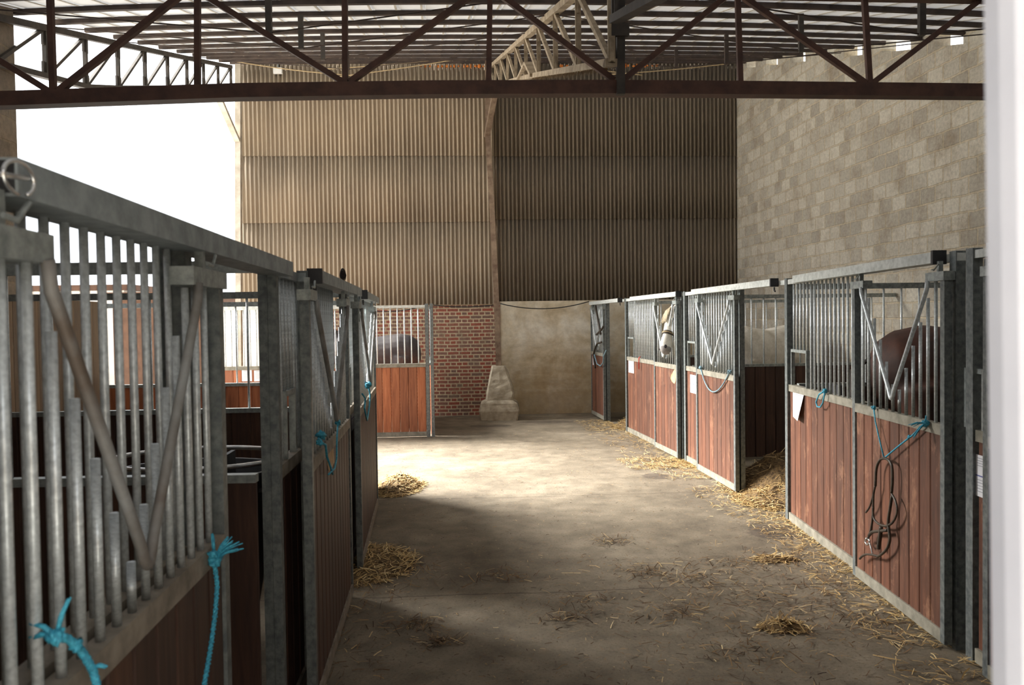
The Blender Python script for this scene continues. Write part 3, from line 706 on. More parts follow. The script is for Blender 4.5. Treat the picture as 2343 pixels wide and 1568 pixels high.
# purlins
def purlin(Y, i):
    xs = [-4.75 + k * (10.4 / 10) for k in range(11)] if Y > 6 else [-4.4 + k * 1.04 for k in range(11)]
    mb = MB(); pts = []
    for x in xs:
        y = Y + 0.045 * x
        xl = uX(LU - 0.05, y); xr = (RC + RD * ((RC.y - y) / .995)).x - 0.01
        pts.append((x, y))
    xl, xr = uX(LU - .05, Y - .2), (RC + RD * ((RC.y - Y - .2) / .995)).x - 0.01
    pts = [(xl + (xr - xl) * k / 12, Y + 0.045 * (xl + (xr - xl) * k / 12)) for k in range(13)]
    for (xa, ya), (xb_, yb) in zip(pts[:-1], pts[1:]):
        mb.bar((xa, ya, roofz(xa, ya) - 0.030), (xb_, yb, roofz(xb_, yb) - 0.030), 0.040, 0.044)
    o = mb.build('roof_purlin', M['purlin'])
    words = ['first', 'second', 'third', 'fourth', 'fifth', 'sixth', 'seventh', 'eighth', 'ninth', 'tenth', 'eleventh', 'twelfth', 'thirteenth', 'fourteenth', 'fifteenth', 'sixteenth', 'seventeenth', 'eighteenth']
    tag(o, 'dark brown purlin under the roof sheets, %s out from the corrugated wall' % words[i], 'purlin', 'purlins under the roof sheets')
PY = [15.6 - 0.81 * k for k in range(15)]
for i, Y in enumerate(PY): purlin(Y, i)
# hanging struts with tie rods
def strut(px, y_px_bot, Y, side, i):
    x = (px - CX) / F_PX * Y; y = Y
    ztop = roofz(x, y) - 0.06; zb = onY(px, y_px_bot, Y).z
    if side == 'l': xa, xb_ = uX(LU, y) + .05, uX(1.176, y)
    else: xa, xb_ = uX(1.176, y), (RC + RD * ((RC.y - y) / .995)).x - .03
    o = thing('hanging_strut', 'short roof strut with tie rods %s of the pale truss, %s from the camera' % ('left' if side == 'l' else 'right', ['nearest', 'second', 'third', 'fourth'][i]), 'strut', (x, y, zb), 0, 'hanging struts below the roof')
    MB().bar((0, 0, 0), (0, 0, ztop - zb), 0.046, 0.04, (0, 1, 0)).build('strut_post', M['darksteel'] if Y < 9.8 else M['purlin'], o)
    for xe in (xa, xb_):
        ze = roofz(xe, y) - 0.09
        MB().tube([(0, 0, 0.01), (xe - x, 0, ze - zb)], 0.006, 6).build('tie_rod', M['purlin'], o)
for i, a in enumerate(((631, 78, 6.5), (703, 113, 8.05), (752, 138, 9.7), (808, 160, 12.4))): strut(*a, 'l', i)
for i, a in enumerate(((2110, 82, 6.0), (1836, 120, 7.95), (1667, 148, 9.95), (1553, 156, 12.1))): strut(*a, 'r', i)

# columns
def column(name, label, pts, w, d, brace, m, Ybase):
    P = [onY(px, py, Ybase) for px, py in pts]
    o = thing(name, label, 'column', P[0]); org = P[0].copy()
    mb = MB()
    for a, b_ in zip(P[:-1], P[1:]):
        for off, ww, dd in ((-d / 2, w, 0.012), (d / 2, w, 0.012), (0, 0.012, d)):
            mb.bar(a - org + Vector((0, off, 0)), b_ - org + Vector((0, off, 0)), ww, dd, (0, 1, 0))
    mb.build('shaft', m, o)
    if brace:
        a, b_ = brace; mb = MB().bar(Vector(a) - org, Vector(b_) - org, 0.10, 0.06); mb.build('knee_brace', m, o)
    return o
M['colbrown'] = simple('dusty_brown_column', (0.12, 0.075, 0.05), (0.26, 0.19, 0.13), 7, 0.8)
M['colpale'] = simple('pale_column', (0.40, 0.35, 0.28), (0.58, 0.53, 0.45), 5, 0.85)
kn0 = onY(1114, 312, 15.35); kn1 = cB(14.35)
column('steel_column', 'brown steel column rising from the concrete footing in the back wall middle', [(1141, 837), (1135, 660), (1126, 480), (1117, 318), (1116, 140)], 0.10, 0.14, (kn0, kn1), M['colbrown'], 15.38)
kl0 = onY(543, 322, 15.0); kl1 = lB(13.9)
column('steel_column', 'pale column at the left end of the corrugated wall', [(549, 960), (547, 700), (546, 400), (546, 148)], 0.10, 0.10, (kl0, kl1), M['colpale'], 15.05)
# concrete footing
fo = thing('concrete_footing', 'tapered cast concrete footing under the middle column', 'footing', (onZ(1143, 958).x, 15.30, 0))
c0 = Vector(fo.location)
def fx(px, py): p = onY(px, py, 15.2); return p.x - c0.x, p.z
mb = MB(); rows = []
for pl, pr, py, dd in ((1099, 1184, 960, .30), (1096, 1189, 940, .31), (1100, 1184, 922, .29), (1112, 1172, 915, .25), (1113, 1176, 900, .24), (1117, 1170, 875, .20), (1122, 1161, 850, .155), (1125, 1156, 838, .14)):
    xl, z = fx(pl, py); xr, _ = fx(pr, py); rows.append((xl, xr, max(z, 0.0), dd))
rows[0] = (rows[0][0], rows[0][1], 0.0, rows[0][3])
for (a, b_, z, dd) in rows:
    c = 0.03; pts = [(a + c, -dd), (b_ - c, -dd), (b_, -dd + c), (b_, dd - c), (b_ - c, dd), (a + c, dd), (a, dd - c), (a, -dd + c)]
    mb.v += [(x, y, z) for x, y in pts]
for r in range(len(rows) - 1): mb.f += [(r * 8 + k, r * 8 + (k + 1) % 8, (r + 1) * 8 + (k + 1) % 8, (r + 1) * 8 + k) for k in range(8)]
mb.f += [tuple(range(7, -1, -1)), tuple((len(rows) - 1) * 8 + k for k in range(8))]
o = mb.build('footing_block', M['concrete'], fo)
s_ = o.modifiers.new('sub', 'SUBSURF'); s_.levels = 2; s_.render_levels = 2; s_.subdivision_type = 'SIMPLE'
tx = bpy.data.textures.new('lumps', 'CLOUDS'); tx.noise_scale = 0.15
dsp = o.modifiers.new('rough', 'DISPLACE'); dsp.texture = tx; dsp.strength = 0.035; dsp.mid_level = 0.5

# ---------------------------------------------------------------- cables and small things on the back wall
def sag(a, b_, s_, n=14):
    a, b_ = Vector(a), Vector(b_)
    return [a.lerp(b_, i / n) - Vector((0, 0, s_ * 4 * (i / n) * (1 - i / n))) for i in range(n + 1)]
tag(MB().tube(sag(onY(992, 698, 15.7), onY(1129, 698, 15.7), 0.04), 0.011, 6).build('electric_cable', M['cable'], None, True), 'grey-black cable slung above the red brick wall', 'cable', 'cables along the back wall')
tag(MB().tube(sag(onY(1145, 695, 15.75), onY(1348, 690, 15.75), 0.12), 0.011, 6).build('electric_cable', M['cable'], None, True), 'black cable sagging above the ochre plaster wall', 'cable', 'cables along the back wall')
tag(MB().tube(sag(onY(852, 712, 15.7), onY(970, 700, 15.7), 0.05), 0.010, 6).build('electric_cable', M['cable'], None, True), 'cable drooping behind the bars over the black horse', 'cable', 'cables along the back wall')
for a, b_, s_, tx_ in (((540, 141), (800, 172), .03, 'running down from the top left corner of the corrugated wall'), ((745, 158), (1010, 135), .02, 'rising to the right from the girder node, upper of two'), ((770, 176), (1090, 128), .02, 'rising to the right from the girder node, lower of two'), ((1400, 170), (1690, 143), .02, 'rising to the block wall corner'), ((1320, 150), (1470, 172), .02, 'falling to the right below the pale truss')):
    tag(MB().tube(sag(onY(*a, 15.2), onY(*b_, 15.2), s_, 8), 0.010, 5).build('tie_cord', M['cord'], None, True), 'thin straw-coloured cord ' + tx_, 'cord', 'cords under the roof end')
mb = MB()
for px, py in ((1230, 153), (1232, 158), (684, 152), (690, 155)): mb.ball(onY(px, py, 15.15), .035, .03, .05, 8)
lm = thing('wall_lamp', 'small white rectangular floodlight high on the left corrugated wall', 'lamp', onY(636, 162, 15.55))
MB().box(-.085, .085, -.03, .03, -.055, .055, 0.01).build('lamp_body', M['lampwhite'], lm)
MB().box(-.012, .012, -.01, .10, .05, .16).build('lamp_bracket', M['galv'], lm)
mb = MB()
for px in list(range(960, 1110, 9)) + list(range(1265, 1300, 8)) + list(range(1430, 1510, 9)):
    p = onY(px + random.uniform(-3, 3), 146 + random.uniform(-2, 6), 15.80); p.z = min(p.z, roofz(p.x, p.y) - 0.09); mb.ball(p, random.uniform(.015, .04), .03, random.uniform(.015, .05), 8)
tag(mb.build('orange_foam', M['foam'], None, True), 'orange foam lumps squeezed between roof and corrugated wall', 'foam', None, 'stuff')

# outside, to the left: far low building and a white wall
bd = thing('far_building', 'pale farm building seen through the bars on the far left', 'building', (-17, 26, -0.12))
MB().box(-9, 6, -3, 3, 0, 3.0).build('wall', M['whitewall'], bd)
MB().box(-9.3, 6.3, -3.3, 3.3, 3.0, 3.15).build('roof', M['outbrown'], bd)
MB().box(1.0, 3.4, -3.06, -2.98, 0, 2.3).build('shutter', M['outbrown'], bd); MB().box(4.1, 5.3, -3.06, -2.98, 0, 2.2).build('shutter', M['outbrown'], bd)

sh = thing('farm_shed', 'dark brown shed outside, seen through the left stall bars', 'shed', (-9.1, 22, -0.12))
MB().box(-1.25, 1.3, -1, 1.5, 0, 2.75).build('wall', M['outbrown'], sh)
MB().box(-1.4, 1.4, -1.15, 1.6, 2.75, 2.85).build('roof', M['outbrown'], sh)
# ---------------------------------------------------------------- horses
def make_horse(name, label, origin, yaw, sc, coatm, manem, neck=None, head=None, face=None, tail=True, bandm=None, muzzle=True):
    o = thing(name, label, 'horse', origin, yaw); o.scale = (1, 1, 1)
    inv = (Matrix.Translation(Vector(origin)) @ Matrix.Rotation(yaw, 4, 'Z')).inverted()
    X, Yv, Z = Vector((1, 0, 0)), Vector((0, 1, 0)), Vector((0, 0, 1))
    mb = MB()
    body = [(-.84, 1.22, .05, .10), (-.79, 1.27, .15, .20), (-.68, 1.28, .24, .27), (-.5, 1.275, .285, .315), (-.25, 1.23, .29, .33), (.05, 1.19, .30, .33), (.32, 1.19, .28, .36), (.52, 1.21, .24, .38), (.70, 1.18, .20, .32), (.82, 1.17, .12, .20), (.87, 1.17, .05, .09)]
    mb.loft([((x * sc, 0, z * sc), a * sc, b_ * sc, Yv, Z) for x, z, a, b_ in body], 20)
    for sgn in (-1, 1):
        f = [(.60, .13, 1.12, .13), (.62, .15, .92, .10), (.61, .155, .72, .072), (.60, .155, .52, .058), (.60, .155, .46, .05), (.60, .155, .26, .034), (.60, .155, .15, .042), (.64, .155, .07, .045)]
        h = [(-.52, .13, 1.18, .20), (-.50, .16, .98, .165), (-.50, .17, .80, .11), (-.60, .165, .66, .075), (-.70, .16, .54, .060), (-.685, .16, .42, .042), (-.67, .16, .25, .037), (-.66, .16, .15, .045), (-.62, .16, .07, .047)]
        for L_ in (f, h):
            mb.tube([(x * sc, y * sgn * sc, z * sc) for x, y, z, r in L_], [r * sc for *_, r in L_], 10)
    if neck is None:
        neck = [((.58, 0, 1.32), .17, .30), ((.82, 0, 1.50), .12, .23), ((1.05, 0, 1.72), .10, .17), ((1.22, 0, 1.86), .085, .13)]
        neck = [(Vector(c) * sc, a * sc, b_ * sc) for c, a, b_ in neck]
        head = ((1.20 * sc, 0, 1.90 * sc), (1.66 * sc, 0, 1.46 * sc))
    else:
        neck = [(inv @ Vector(c), a, b_) for c, a, b_ in neck]; head = (inv @ Vector(head[0]), inv @ Vector(head[1]))
    rings = []
    for i, (c, a, b_) in enumerate(neck):
        d = (neck[min(i + 1, len(neck) - 1)][0] - neck[max(i - 1, 0)][0]).normalized(); side = d.cross(Z).normalized(); oth = side.cross(d).normalized()
        rings.append((c, a, b_, side, oth))
    mb.loft(rings, 16)
    h0, h1 = Vector(head[0]), Vector(head[1]); d = (h1 - h0).normalized(); L = (h1 - h0).length; side = d.cross(Z).normalized(); oth = side.cross(d).normalized()
    if face:
        fv = inv.to_3x3() @ Vector(face); oth = (fv - d * fv.dot(d)).normalized(); side = d.cross(oth).normalized()
    hr = [(-0.06, .05, .06, 0), (0.0, .085, .105, -.01), (.14, .105, .135, -.025), (.30, .105, .140, -.035), (.48, .080, .105, -.012), (.68, .062, .080, .0), (.84, .066, .082, .0), (.95, .060, .072, -.006), (1.02, .036, .044, -.012)]
    k = L / 0.62
    mb.loft([(h0 + d * (t * L) + oth * (of * k), a * k, b_ * k, side, oth) for t, a, b_, of in hr], 18)
    for sgn in (-1, 1):
        e = h0 - d * 0.01 + oth * (.07 * k) + side * (sgn * .062 * k)
        tip = e - oth * (.06 * k) - d * (.13 * k) + side * (sgn * .03)
        mb.loft([(e, .032 * k, .020 * k, side, d), (e.lerp(tip, .45), .036 * k, .017 * k, side, d), (tip, .006, .005, side, d)], 10)
    b_ = mb.build('body', coatm, o, True); remesh(b_, 0.017 if bandm else 0.022, 3)
    for sgn in (-1, 1):
        R = Matrix((side, d, oth)).transposed()
        MB().ball(h0 + d * (.30 * L) + oth * (.045 * k) + side * (sgn * .098 * k), .012 * k, .026 * k, .020 * k, 12, R).build('eye', M['eye'], o, True)
        MB().ball(h0 + d * (.94 * L) + oth * (.030 * k) + side * (sgn * .056 * k), .012 * k, .026 * k, .022 * k, 12, R).build('nostril', M['nostril'], o, True)
    if muzzle:
        mz = MB().loft([(h0 + d * (t * L) + oth * (of * k), a * k, bb * k, side, oth) for t, a, bb, of in ((.90, .060, .070, -.012), (.95, .066, .076, -.008), (1.01, .050, .060, -.014), (1.045, .022, .028, -.016))], 16)
        mo = mz.build('muzzle', M['muzzle'], o, True)
    for x, y in ((.645, .155), (.645, -.155), (-.615, .16), (-.615, -.16)):
        MB().tube([(x * sc, y * sc, 0.0), (x * sc - .005, y * sc, 0.085 * sc)], [.062 * sc, .046 * sc], 12).build('hoof', M['hoof'], o, True)
    # mane along the crest and forelock
    mm = MB(); random.seed(3)
    for i in range(260):
        t = random.random() * (len(rings) - 1); j = min(int(t), len(rings) - 2); fr = t - j
        c = rings[j][0].lerp(rings[j + 1][0], fr); hb = rings[j][2] * (1 - fr) + rings[j + 1][2] * fr; sd_, ot = rings[j][3], rings[j][4]
        p = c + ot * (hb * 1.0); s1 = 1 if random.random() < .75 else -1; ln = random.uniform(.12, .22)
        q = p + sd_ * (s1 * .05) + Vector((0, 0, .005)); r_ = p + sd_ * (s1 * .085) - Z * ln
        mm.tube([p, q, q.lerp(r_, .6) + sd_ * (s1 * .015), r_], [.008, .009, .007, .002], 5)
    fl = MB()
    for i in range(90):
        p = h0 + oth * (.09 * k) + side * random.uniform(-.03, .03); ln = random.uniform(.12, .27)
        q = p + d * (ln * .5) + oth * .03 + side * random.uniform(-.03, .04); r_ = p + d * ln + oth * (.025) + side * random.uniform(-.04, .09)
        fl.tube([p, q, r_], [.006, .006, .002], 5)
    mm.build('mane', manem, o, True); fl.build('forelock', manem, o, True)
    if tail:
        tm = MB()
        for i in range(120):
            a = random.uniform(-1, 1) * .05; l = random.uniform(.7, .95)
            tm.tube([(-.80 * sc, a * .3, 1.38 * sc), (-.93 * sc, a, 1.28 * sc), (-.95 * sc, a * 1.6, 1.0 * sc), (-.90 * sc + random.uniform(-.04, .04), a * 1.8, (1.38 - l) * sc)], [.012, .014, .012, .003], 5)
        tm.build('tail', manem, o, True)
    if bandm:
        nb_ = MB()
        for t, col_ in ((.585, 0), (.635, 0)):
            c = h0 + d * (t * L); rr = .071 * k
            nb_.tube([c + side * (math.cos(a) * rr * 1.0) + oth * (math.sin(a) * rr * 1.22) for a in [2 * math.pi * j / 20 for j in range(21)]], .010, 6)
        nb_.build('noseband', M['leather'], o, True)
        nb2 = MB(); c = h0 + d * (.61 * L); rr = .074 * k
        nb2.tube([c + side * (math.cos(a) * rr) + oth * (math.sin(a) * rr * 1.22) for a in [2 * math.pi * j / 20 for j in range(21)]], .009, 6)
        nb2.build('noseband_padding', M['cord'], o, True)
    return o
# white horse of stall A, head out over the door
yawA = math.atan2(.6, -.9)
yawA = math.atan2(-.6, -.9)
dirA = Vector((math.cos(yawA), math.sin(yawA), 0)); wit = Vector((3.38, 11.85, 0)); orgA = wit - dirA * 0.55
make_horse('horse', 'white horse putting its head out over the stall door, wearing a noseband', orgA, yawA, 1.10, M['coatwhite'], M['manepale'],
           neck=[((3.10, 11.65, 1.44), .17, .30), ((2.80, 11.5, 1.66), .125, .23), ((2.50, 11.26, 1.83), .10, .16), ((2.28, 11.03, 1.925), .080, .11)],
           head=((2.235, 10.98, 1.965), (2.012, 10.70, 1.425)), face=(-1.0, -0.42, 0.25), bandm=True)
# bay horse in C
make_horse('horse', 'dark bay horse rump behind the V opening of the nearest right door', (3.62, 5.95, 0), math.radians(-12), 1.12, M['coatbay'], M['manedark'])
# black horse
make_horse('horse', 'black horse standing behind the bars of the stall facing the alley', (-2.50, 14.35, 0), math.radians(180), 1.045, M['coatblack'], M['manedark'], muzzle=False, tail=False)

# ---------------------------------------------------------------- bird on the left track
bp = L2.at(785, 646, 0.06)
bi = thing('small_bird', 'small dark bird perched on the rail of the middle left stall', 'bird', (bp.x, bp.y, LH + 0.004), math.radians(95)); bi.scale = (1.15, 1.15, 1.15)
mb = MB().loft([((0.030, 0, .014), .004, .006, (0, 1, 0), (0, 0, 1)), ((.018, 0, .026), .014, .016, (0, 1, 0), (0, 0, 1)), ((.0, 0, .040), .020, .024, (0, 1, 0), (0, 0, 1)), ((-.006, 0, .060), .016, .018, (0, 1, 0), (0, 0, 1)), ((-.008, 0, .070), .006, .007, (0, 1, 0), (0, 0, 1))], 12)
mb.ball((-.008, 0, .070), .013, .012, .013, 10)
mb.build('body', M['bird'], bi, True)
MB().tube([(-.019, 0, .070), (-.030, 0, .068)], [.003, .0008], 6).build('beak', M['hoof'], bi)
MB().bar((.022, 0, .02), (.058, 0, -.008), .012, .004).build('tail', M['bird'], bi)
for s_ in (-1, 1): MB().tube([(0, s_ * .007, .022), (-.002, s_ * .007, 0.0)], .0015, 5).build('leg', M['cord'], bi)

# ---------------------------------------------------------------- paper notices
def paper(front, px0, py0, px1, py1, off, label, curl=0.0, kind='form', group='paper notices on the stall fronts'):
    a = front.at(px0, py0, off); b_ = front.at(px1, py0, off); c = front.at(px0, py1, off)
    w = abs((b_ - a).dot(front.d)); h = abs(a.z - c.z)
    o = thing('paper_notice', label, 'paper sheet', a - Vector((0, 0, h)), front.rz, group)
    mb = MB(); nx, nz = 8, 8
    def P(i, j, dy=0.0):
        u_, v_ = i / nx, j / nz; k = curl * (u_ * (1 - v_))
        return (w * u_ - k * 0.9, -k + dy, h * v_ - k * 0.2)
    vs = [P(i, j) for j in range(nz + 1) for i in range(nx + 1)] + [P(i, j, 0.0008) for j in range(nz + 1) for i in range(nx + 1)]
    n1 = (nx + 1) * (nz + 1)
    fs = [(j * (nx + 1) + i, j * (nx + 1) + i + 1, (j + 1) * (nx + 1) + i + 1, (j + 1) * (nx + 1) + i) for j in range(nz) for i in range(nx)]
    fs += [tuple(q + n1 for q in reversed(f)) for f in fs]
    mb.add(vs, fs).build('sheet', M['paper'], o)
    def strip(u0, u1, v0, v1, dest, dz=0.0012):
        def Q(u_, v_): k = curl * (u_ * (1 - v_)); return (w * u_ - k * 0.9, -k - dz, h * v_ - k * .2)
        n_ = 6
        for s_ in range(n_):
            a0, a1 = u0 + (u1 - u0) * s_ / n_, u0 + (u1 - u0) * (s_ + 1) / n_
            dest.add([Q(a0, v0), Q(a1, v0), Q(a1, v1), Q(a0, v1)], [(0, 1, 2, 3)])
    ink, blue = MB(), MB(); rnd = random.Random(int(px0))
    if kind == 'form':
        strip(0.02, 0.98, 0.485, 0.515, blue)
        for v_ in (.92, .86, .80, .74, .40, .33, .26, .19, .12):
            strip(0.06, 0.06 + rnd.uniform(.12, .25), v_, v_ + .018, ink); strip(.42, .42 + rnd.uniform(.2, .5), v_ - .004, v_ + .014, ink)
    else:
        strip(.20, .82, .86, .90, ink)
        for v_ in (.74, .68, .62, .56, .48, .42, .36, .30, .24): strip(.12 + rnd.uniform(0, .1), .5 + rnd.uniform(0, .35), v_, v_ + .014, ink)
    if blue.v: blue.build('blue_rule', M['blueink'], o)
    ink.build('printed_lines', M['ink'], o)
    return o
paper(A, 1438, 822, 1450, 852, 0.010, 'white form pinned left on the boards of the white horse stall')
paper(B, 1579, 857, 1594, 898, 0.010, 'white form beside the sagging blue rope')
paper(C, 1814, 893, 1840, 953, 0.012, 'white notice with a curling corner below the feed hatch of the nearest right stall', 0.045, 'text')
paper(D, 2218, 1035, 2262, 1128, 0.010, 'white form with a blue line beside the white door frame')
paper(L2, 803, 932, 812, 990, 0.010, 'form on the dark boards of the middle left stall')
paper(E, 553, 846, 576, 873, 0.010, 'white sheet on the far alley stall, left of its pair, seen through bars', 0, 'text')
paper(E, 581, 848, 603, 873, 0.010, 'white sheet on the far alley stall, right of its pair, seen through bars', 0, 'text')
paper(d0, 1356, 812, 1360, 835, 0.10, 'narrow white card at the far edge of the last right stall', 0, 'text')

# ---------------------------------------------------------------- ropes
def knot(mb, p, r=0.016, n=5, seed=1):
    rr = random.Random(seed); p = Vector(p)
    for _ in range(n):
        a = Vector((rr.uniform(-1, 1), rr.uniform(-1, 1), rr.uniform(-1, 1))).normalized() * r * .8
        b_ = Vector((rr.uniform(-1, 1), rr.uniform(-1, 1), rr.uniform(-1, 1))).normalized() * r * .8
        mb.tube([p + a, p + a.cross(b_).normalized() * r, p + b_, p - a], r * .38, 6)
    mb.ball(p, r * .8, n=8)
def fray(mb, p, d, L, spread, n, r, seed=1):
    rr = random.Random(seed); p, d = Vector(p), Vector(d).normalized()
    for _ in range(n):
        e = d + Vector((rr.uniform(-1, 1), rr.uniform(-1, 1), rr.uniform(-1, 1))) * spread
        l = L * rr.uniform(.75, 1.1); q = p + e.normalized() * l * .5 + Vector((0, 0, .003)); t = p + e.normalized() * l + Vector((0, 0, -l * .12))
        mb.tube([p, q, t], [r, r, r * .5], 5)
def twist(mb, pts, r, turns=40):
    """two-strand rope"""
    pts = [Vector(p) for p in pts]; fine = []
    for a, b_ in zip(pts[:-1], pts[1:]):
        for k in range(12): fine.append(a.lerp(b_, k / 12))
    fine.append(pts[-1]); n = len(fine)
    for ph in (0, math.pi):
        out = []
        for i, p in enumerate(fine):
            t = (fine[min(i + 1, n - 1)] - fine[max(i - 1, 0)]).normalized(); a = t.orthogonal().normalized() if abs(t.x) < .9 else t.cross(Vector((0, 1, 0))).normalized()
            a = t.cross(Vector((0.3, 0.9, 0.1))).normalized(); b2 = t.cross(a); ang = ph + turns * 2 * math.pi * i / n
            out.append(p + (a * math.cos(ang) + b2 * math.sin(ang)) * r * .55)
        mb.tube(out, r * .62, 6)
RGp = 'blue ropes tied to the stalls'
def rope(label, group=RGp, m='rope'):
    def fin(mb): return tag(mb.build('blue_rope', M[m], None, True), label, 'rope', group)
    return fin
# near left ropes
LD = lambda px, py, o_=0.10: L1.at(px, py, o_)
mb = MB(); k0 = LD(490, 1283, .105)
knot(mb, k0, .019, 7, 3); knot(mb, LD(487, 1268, .105), .013, 5, 9)
r_, u_ = rt, up
fray(mb, k0, r_ * .9 + u_ * .55, .095, .16, 9, .0035, 4); fray(mb, k0, r_ * .62 + u_ * .95, .085, .12, 8, .0035, 5); fray(mb, k0, -r_ * .05 + u_ * 1.0, .085, .05, 5, .004, 6); fray(mb, k0, -r_ * 1.0 + u_ * .25, .045, .07, 5, .0045, 7)
twist(mb, [k0, LD(497, 1340, .11), LD(493, 1400, .115), LD(484, 1470, .12), LD(474, 1530, .125), LD(462, 1600, .13), LD(452, 1680, .13)], .0072, 22)
rope('frayed blue rope knotted at the near left door edge, hanging straight down')(mb)
mb = MB(); k0 = LD(128, 1457, .105)
knot(mb, k0, .014, 6, 8)
fray(mb, k0, r_ * .28 + u_ * 1.0, .082, .035, 6, .0036, 11); fray(mb, k0, -r_ * .8 + u_ * .55, .05, .05, 4, .004, 12); fray(mb, k0, -r_ * .9 + u_ * .05, .045, .04, 3, .004, 13)
pts = [k0, LD(155, 1462, .11), LD(178, 1480, .115), LD(196, 1505, .12), LD(213, 1535, .12), LD(222, 1570, .125), LD(225, 1620, .13)]
twist(mb, pts, .0075, 14); knot(mb, LD(176, 1478, .115), .012, 5, 14); fray(mb, LD(212, 1530, .12), r_ * 1 + u_ * .25, .03, .1, 5, .004, 15)
rope('thick blue rope tangled around the lowest near left door bars')(mb)
# B rope
mb = MB(); a, b_ = B.at(1603, 842, .10), B.at(1669, 851, .10); low = B.at(1631, 897, .10)
pts = []
for t in [i / 14 for i in range(15)]:
    q = a * (1 - t) ** 2 + (low * 2 - (a + b_) * .5) * 2 * t * (1 - t) + b_ * t * t; pts.append(q)
mb.tube(pts, .0075, 6); knot(mb, a, .022, 6, 21); knot(mb, b_, .022, 6, 22); fray(mb, b_, Vector((0, -1, .2)), .07, .25, 5, .004, 23)
rope('pale blue rope sagging in a U across the open-door panel', m='ropegrey')(mb)
# C panel loop
mb = MB(); kp = C.at(1887, 895, .04)
mb.tube([kp, C.at(1874, 903, .05), C.at(1867, 920, .05), C.at(1870, 931, .05), C.at(1877, 932, .05), C.at(1883, 922, .05), C.at(1886, 905, .05), kp], .006, 6); knot(mb, kp, .02, 6, 31)
rope('small blue rope loop tied to the bars beside the curling notice')(mb)
# C door ropes that hold the bridle
mb = MB(); kA, kB, kC = C.at(1999, 933, .11), C.at(2118, 968, .11), C.at(2023, 1049, .12)
mb.tube([kA, C.at(2003, 965, .112), C.at(2012, 1005, .115), kC], .0045, 6); mb.tube([kC, C.at(2060, 1018, .115), C.at(2086, 998, .112), kB], .0052, 6)
knot(mb, kA, .014, 5, 41); knot(mb, kB, .020, 7, 42); knot(mb, C.at(2081, 1000, .112), .011, 4, 43)
fray(mb, kB, -r_ * 1 - u_ * .1, .10, .10, 6, .0035, 44); fray(mb, kB, -r_ * .75 - u_ * .7, .10, .10, 8, .0035, 45); fray(mb, kB, u_ * 1 + r_ * .05, .045, .1, 4, .003, 46)
rope('blue rope in a V on the nearest right door holding up a bridle')(mb)
# left middle ropes
mb = MB(); kp = L2.at(735, 997, .105); kq = L2.at(773, 967, .105)
knot(mb, kp, .022, 6, 51); knot(mb, L2.at(731, 1012, .105), .017, 5, 52); knot(mb, kq, .017, 5, 53)
mb.tube([L2.at(733, 1012, .11), L2.at(745, 1018, .11), L2.at(748, 1045, .11), L2.at(757, 1070, .11), L2.at(761, 1085, .11)], .006, 6)
mb.tube([kq, L2.at(771, 1000, .11), L2.at(770, 1050, .11), L2.at(766, 1072, .11), L2.at(752, 1086, .11)], .005, 6)
rope('blue knots with dark cords looped on the middle left door')(mb)
mb = MB(); kp = L3.at(843, 882, .105); knot(mb, kp, .03, 6, 61)
mb.tube([kp, L3.at(847, 905, .11), L3.at(845, 930, .11), L3.at(840, 962, .11), L3.at(834, 935, .11), L3.at(836, 912, .11), L3.at(829, 902, .11)], .007, 6)
rope('small blue knot and loop on the farthest left door')(mb)
# red strap on A, bleached scrape is in the wood
mb = MB(); mb.tube([A.at(1465, 817, .035), A.at(1462, 819, .045), A.at(1462, 845, .04)], .009, 6)
tag(mb.build('red_strap', M['red'], None, True), 'short red strap hanging over the rail of the white horse stall', 'strap')
# splintered pale scrape on A door
def scrape(front, pts, off, label):
    P = [front.at(x, y, off) for x, y in pts]; n_ = front.n * 0.004
    mb = MB().add(P + [p + n_ for p in P], [tuple(range(len(P)))[::-1], tuple(range(len(P), 2 * len(P)))] + [(i, (i + 1) % len(P), (i + 1) % len(P) + len(P), i + len(P)) for i in range(len(P))])
    for i, v in enumerate(mb.v): mb.v[i] = tuple(Vector(v) - front.p)
    R = Matrix.Rotation(-front.rz, 3, 'Z'); mb.v = [tuple(R @ Vector(v)) for v in mb.v]
    o = mb.build('bare_wood_patch', M['bare'], front.root); o['label'] = label
M['bare'] = simple('splintered_bare_wood', (0.30, 0.17, 0.08), (0.62, 0.46, 0.27), 25, 0.9, sc=(4, 4, .6))
scrape(A, [(1546, 842), (1541, 849), (1536, 858), (1534, 866), (1537, 873), (1543, 879), (1546, 873), (1547, 858)], .0835, 'pale splintered patch chewed into the boards')
scrape(L2, [(762, 1007), (752, 1018), (749, 1030), (750, 1062), (753, 1078), (760, 1070), (765, 1058)], .0845, 'pale torn patch in the boards')

# bridle on C door
br = thing('bridle', 'dark leather bridle with a bit hanging on the nearest right stall door', 'bridle', C.at(2022, 1049, .12))
def bb(pts, r, name, m='leather', off=.125):
    r *= 1.35
    P = [C.at(x, y, off + (z if len(q) > 2 else 0)) - Vector(br.location) for q in pts for x, y, z in [(q[0], q[1], q[2] if len(q) > 2 else 0)]]
    # smooth the polyline
    F = []
    for i in range(len(P) - 1):
        p0, p1, p2, p3 = P[max(i - 1, 0)], P[i], P[i + 1], P[min(i + 2, len(P) - 1)]
        for k in range(5):
            t = k / 5; F.append(0.5 * ((2 * p1) + (p2 - p0) * t + (2 * p0 - 5 * p1 + 4 * p2 - p3) * t * t + (3 * p1 - p0 - 3 * p2 + p3) * t ** 3))
    F.append(P[-1]); MB().tube(F, r, 6).build(name, M[m], br, True)
bb([(2003, 1112), (2005, 1075), (2012, 1055), (2023, 1049), (2035, 1055), (2041, 1070), (2042, 1100), (2040, 1128)], .0065, 'headpiece')
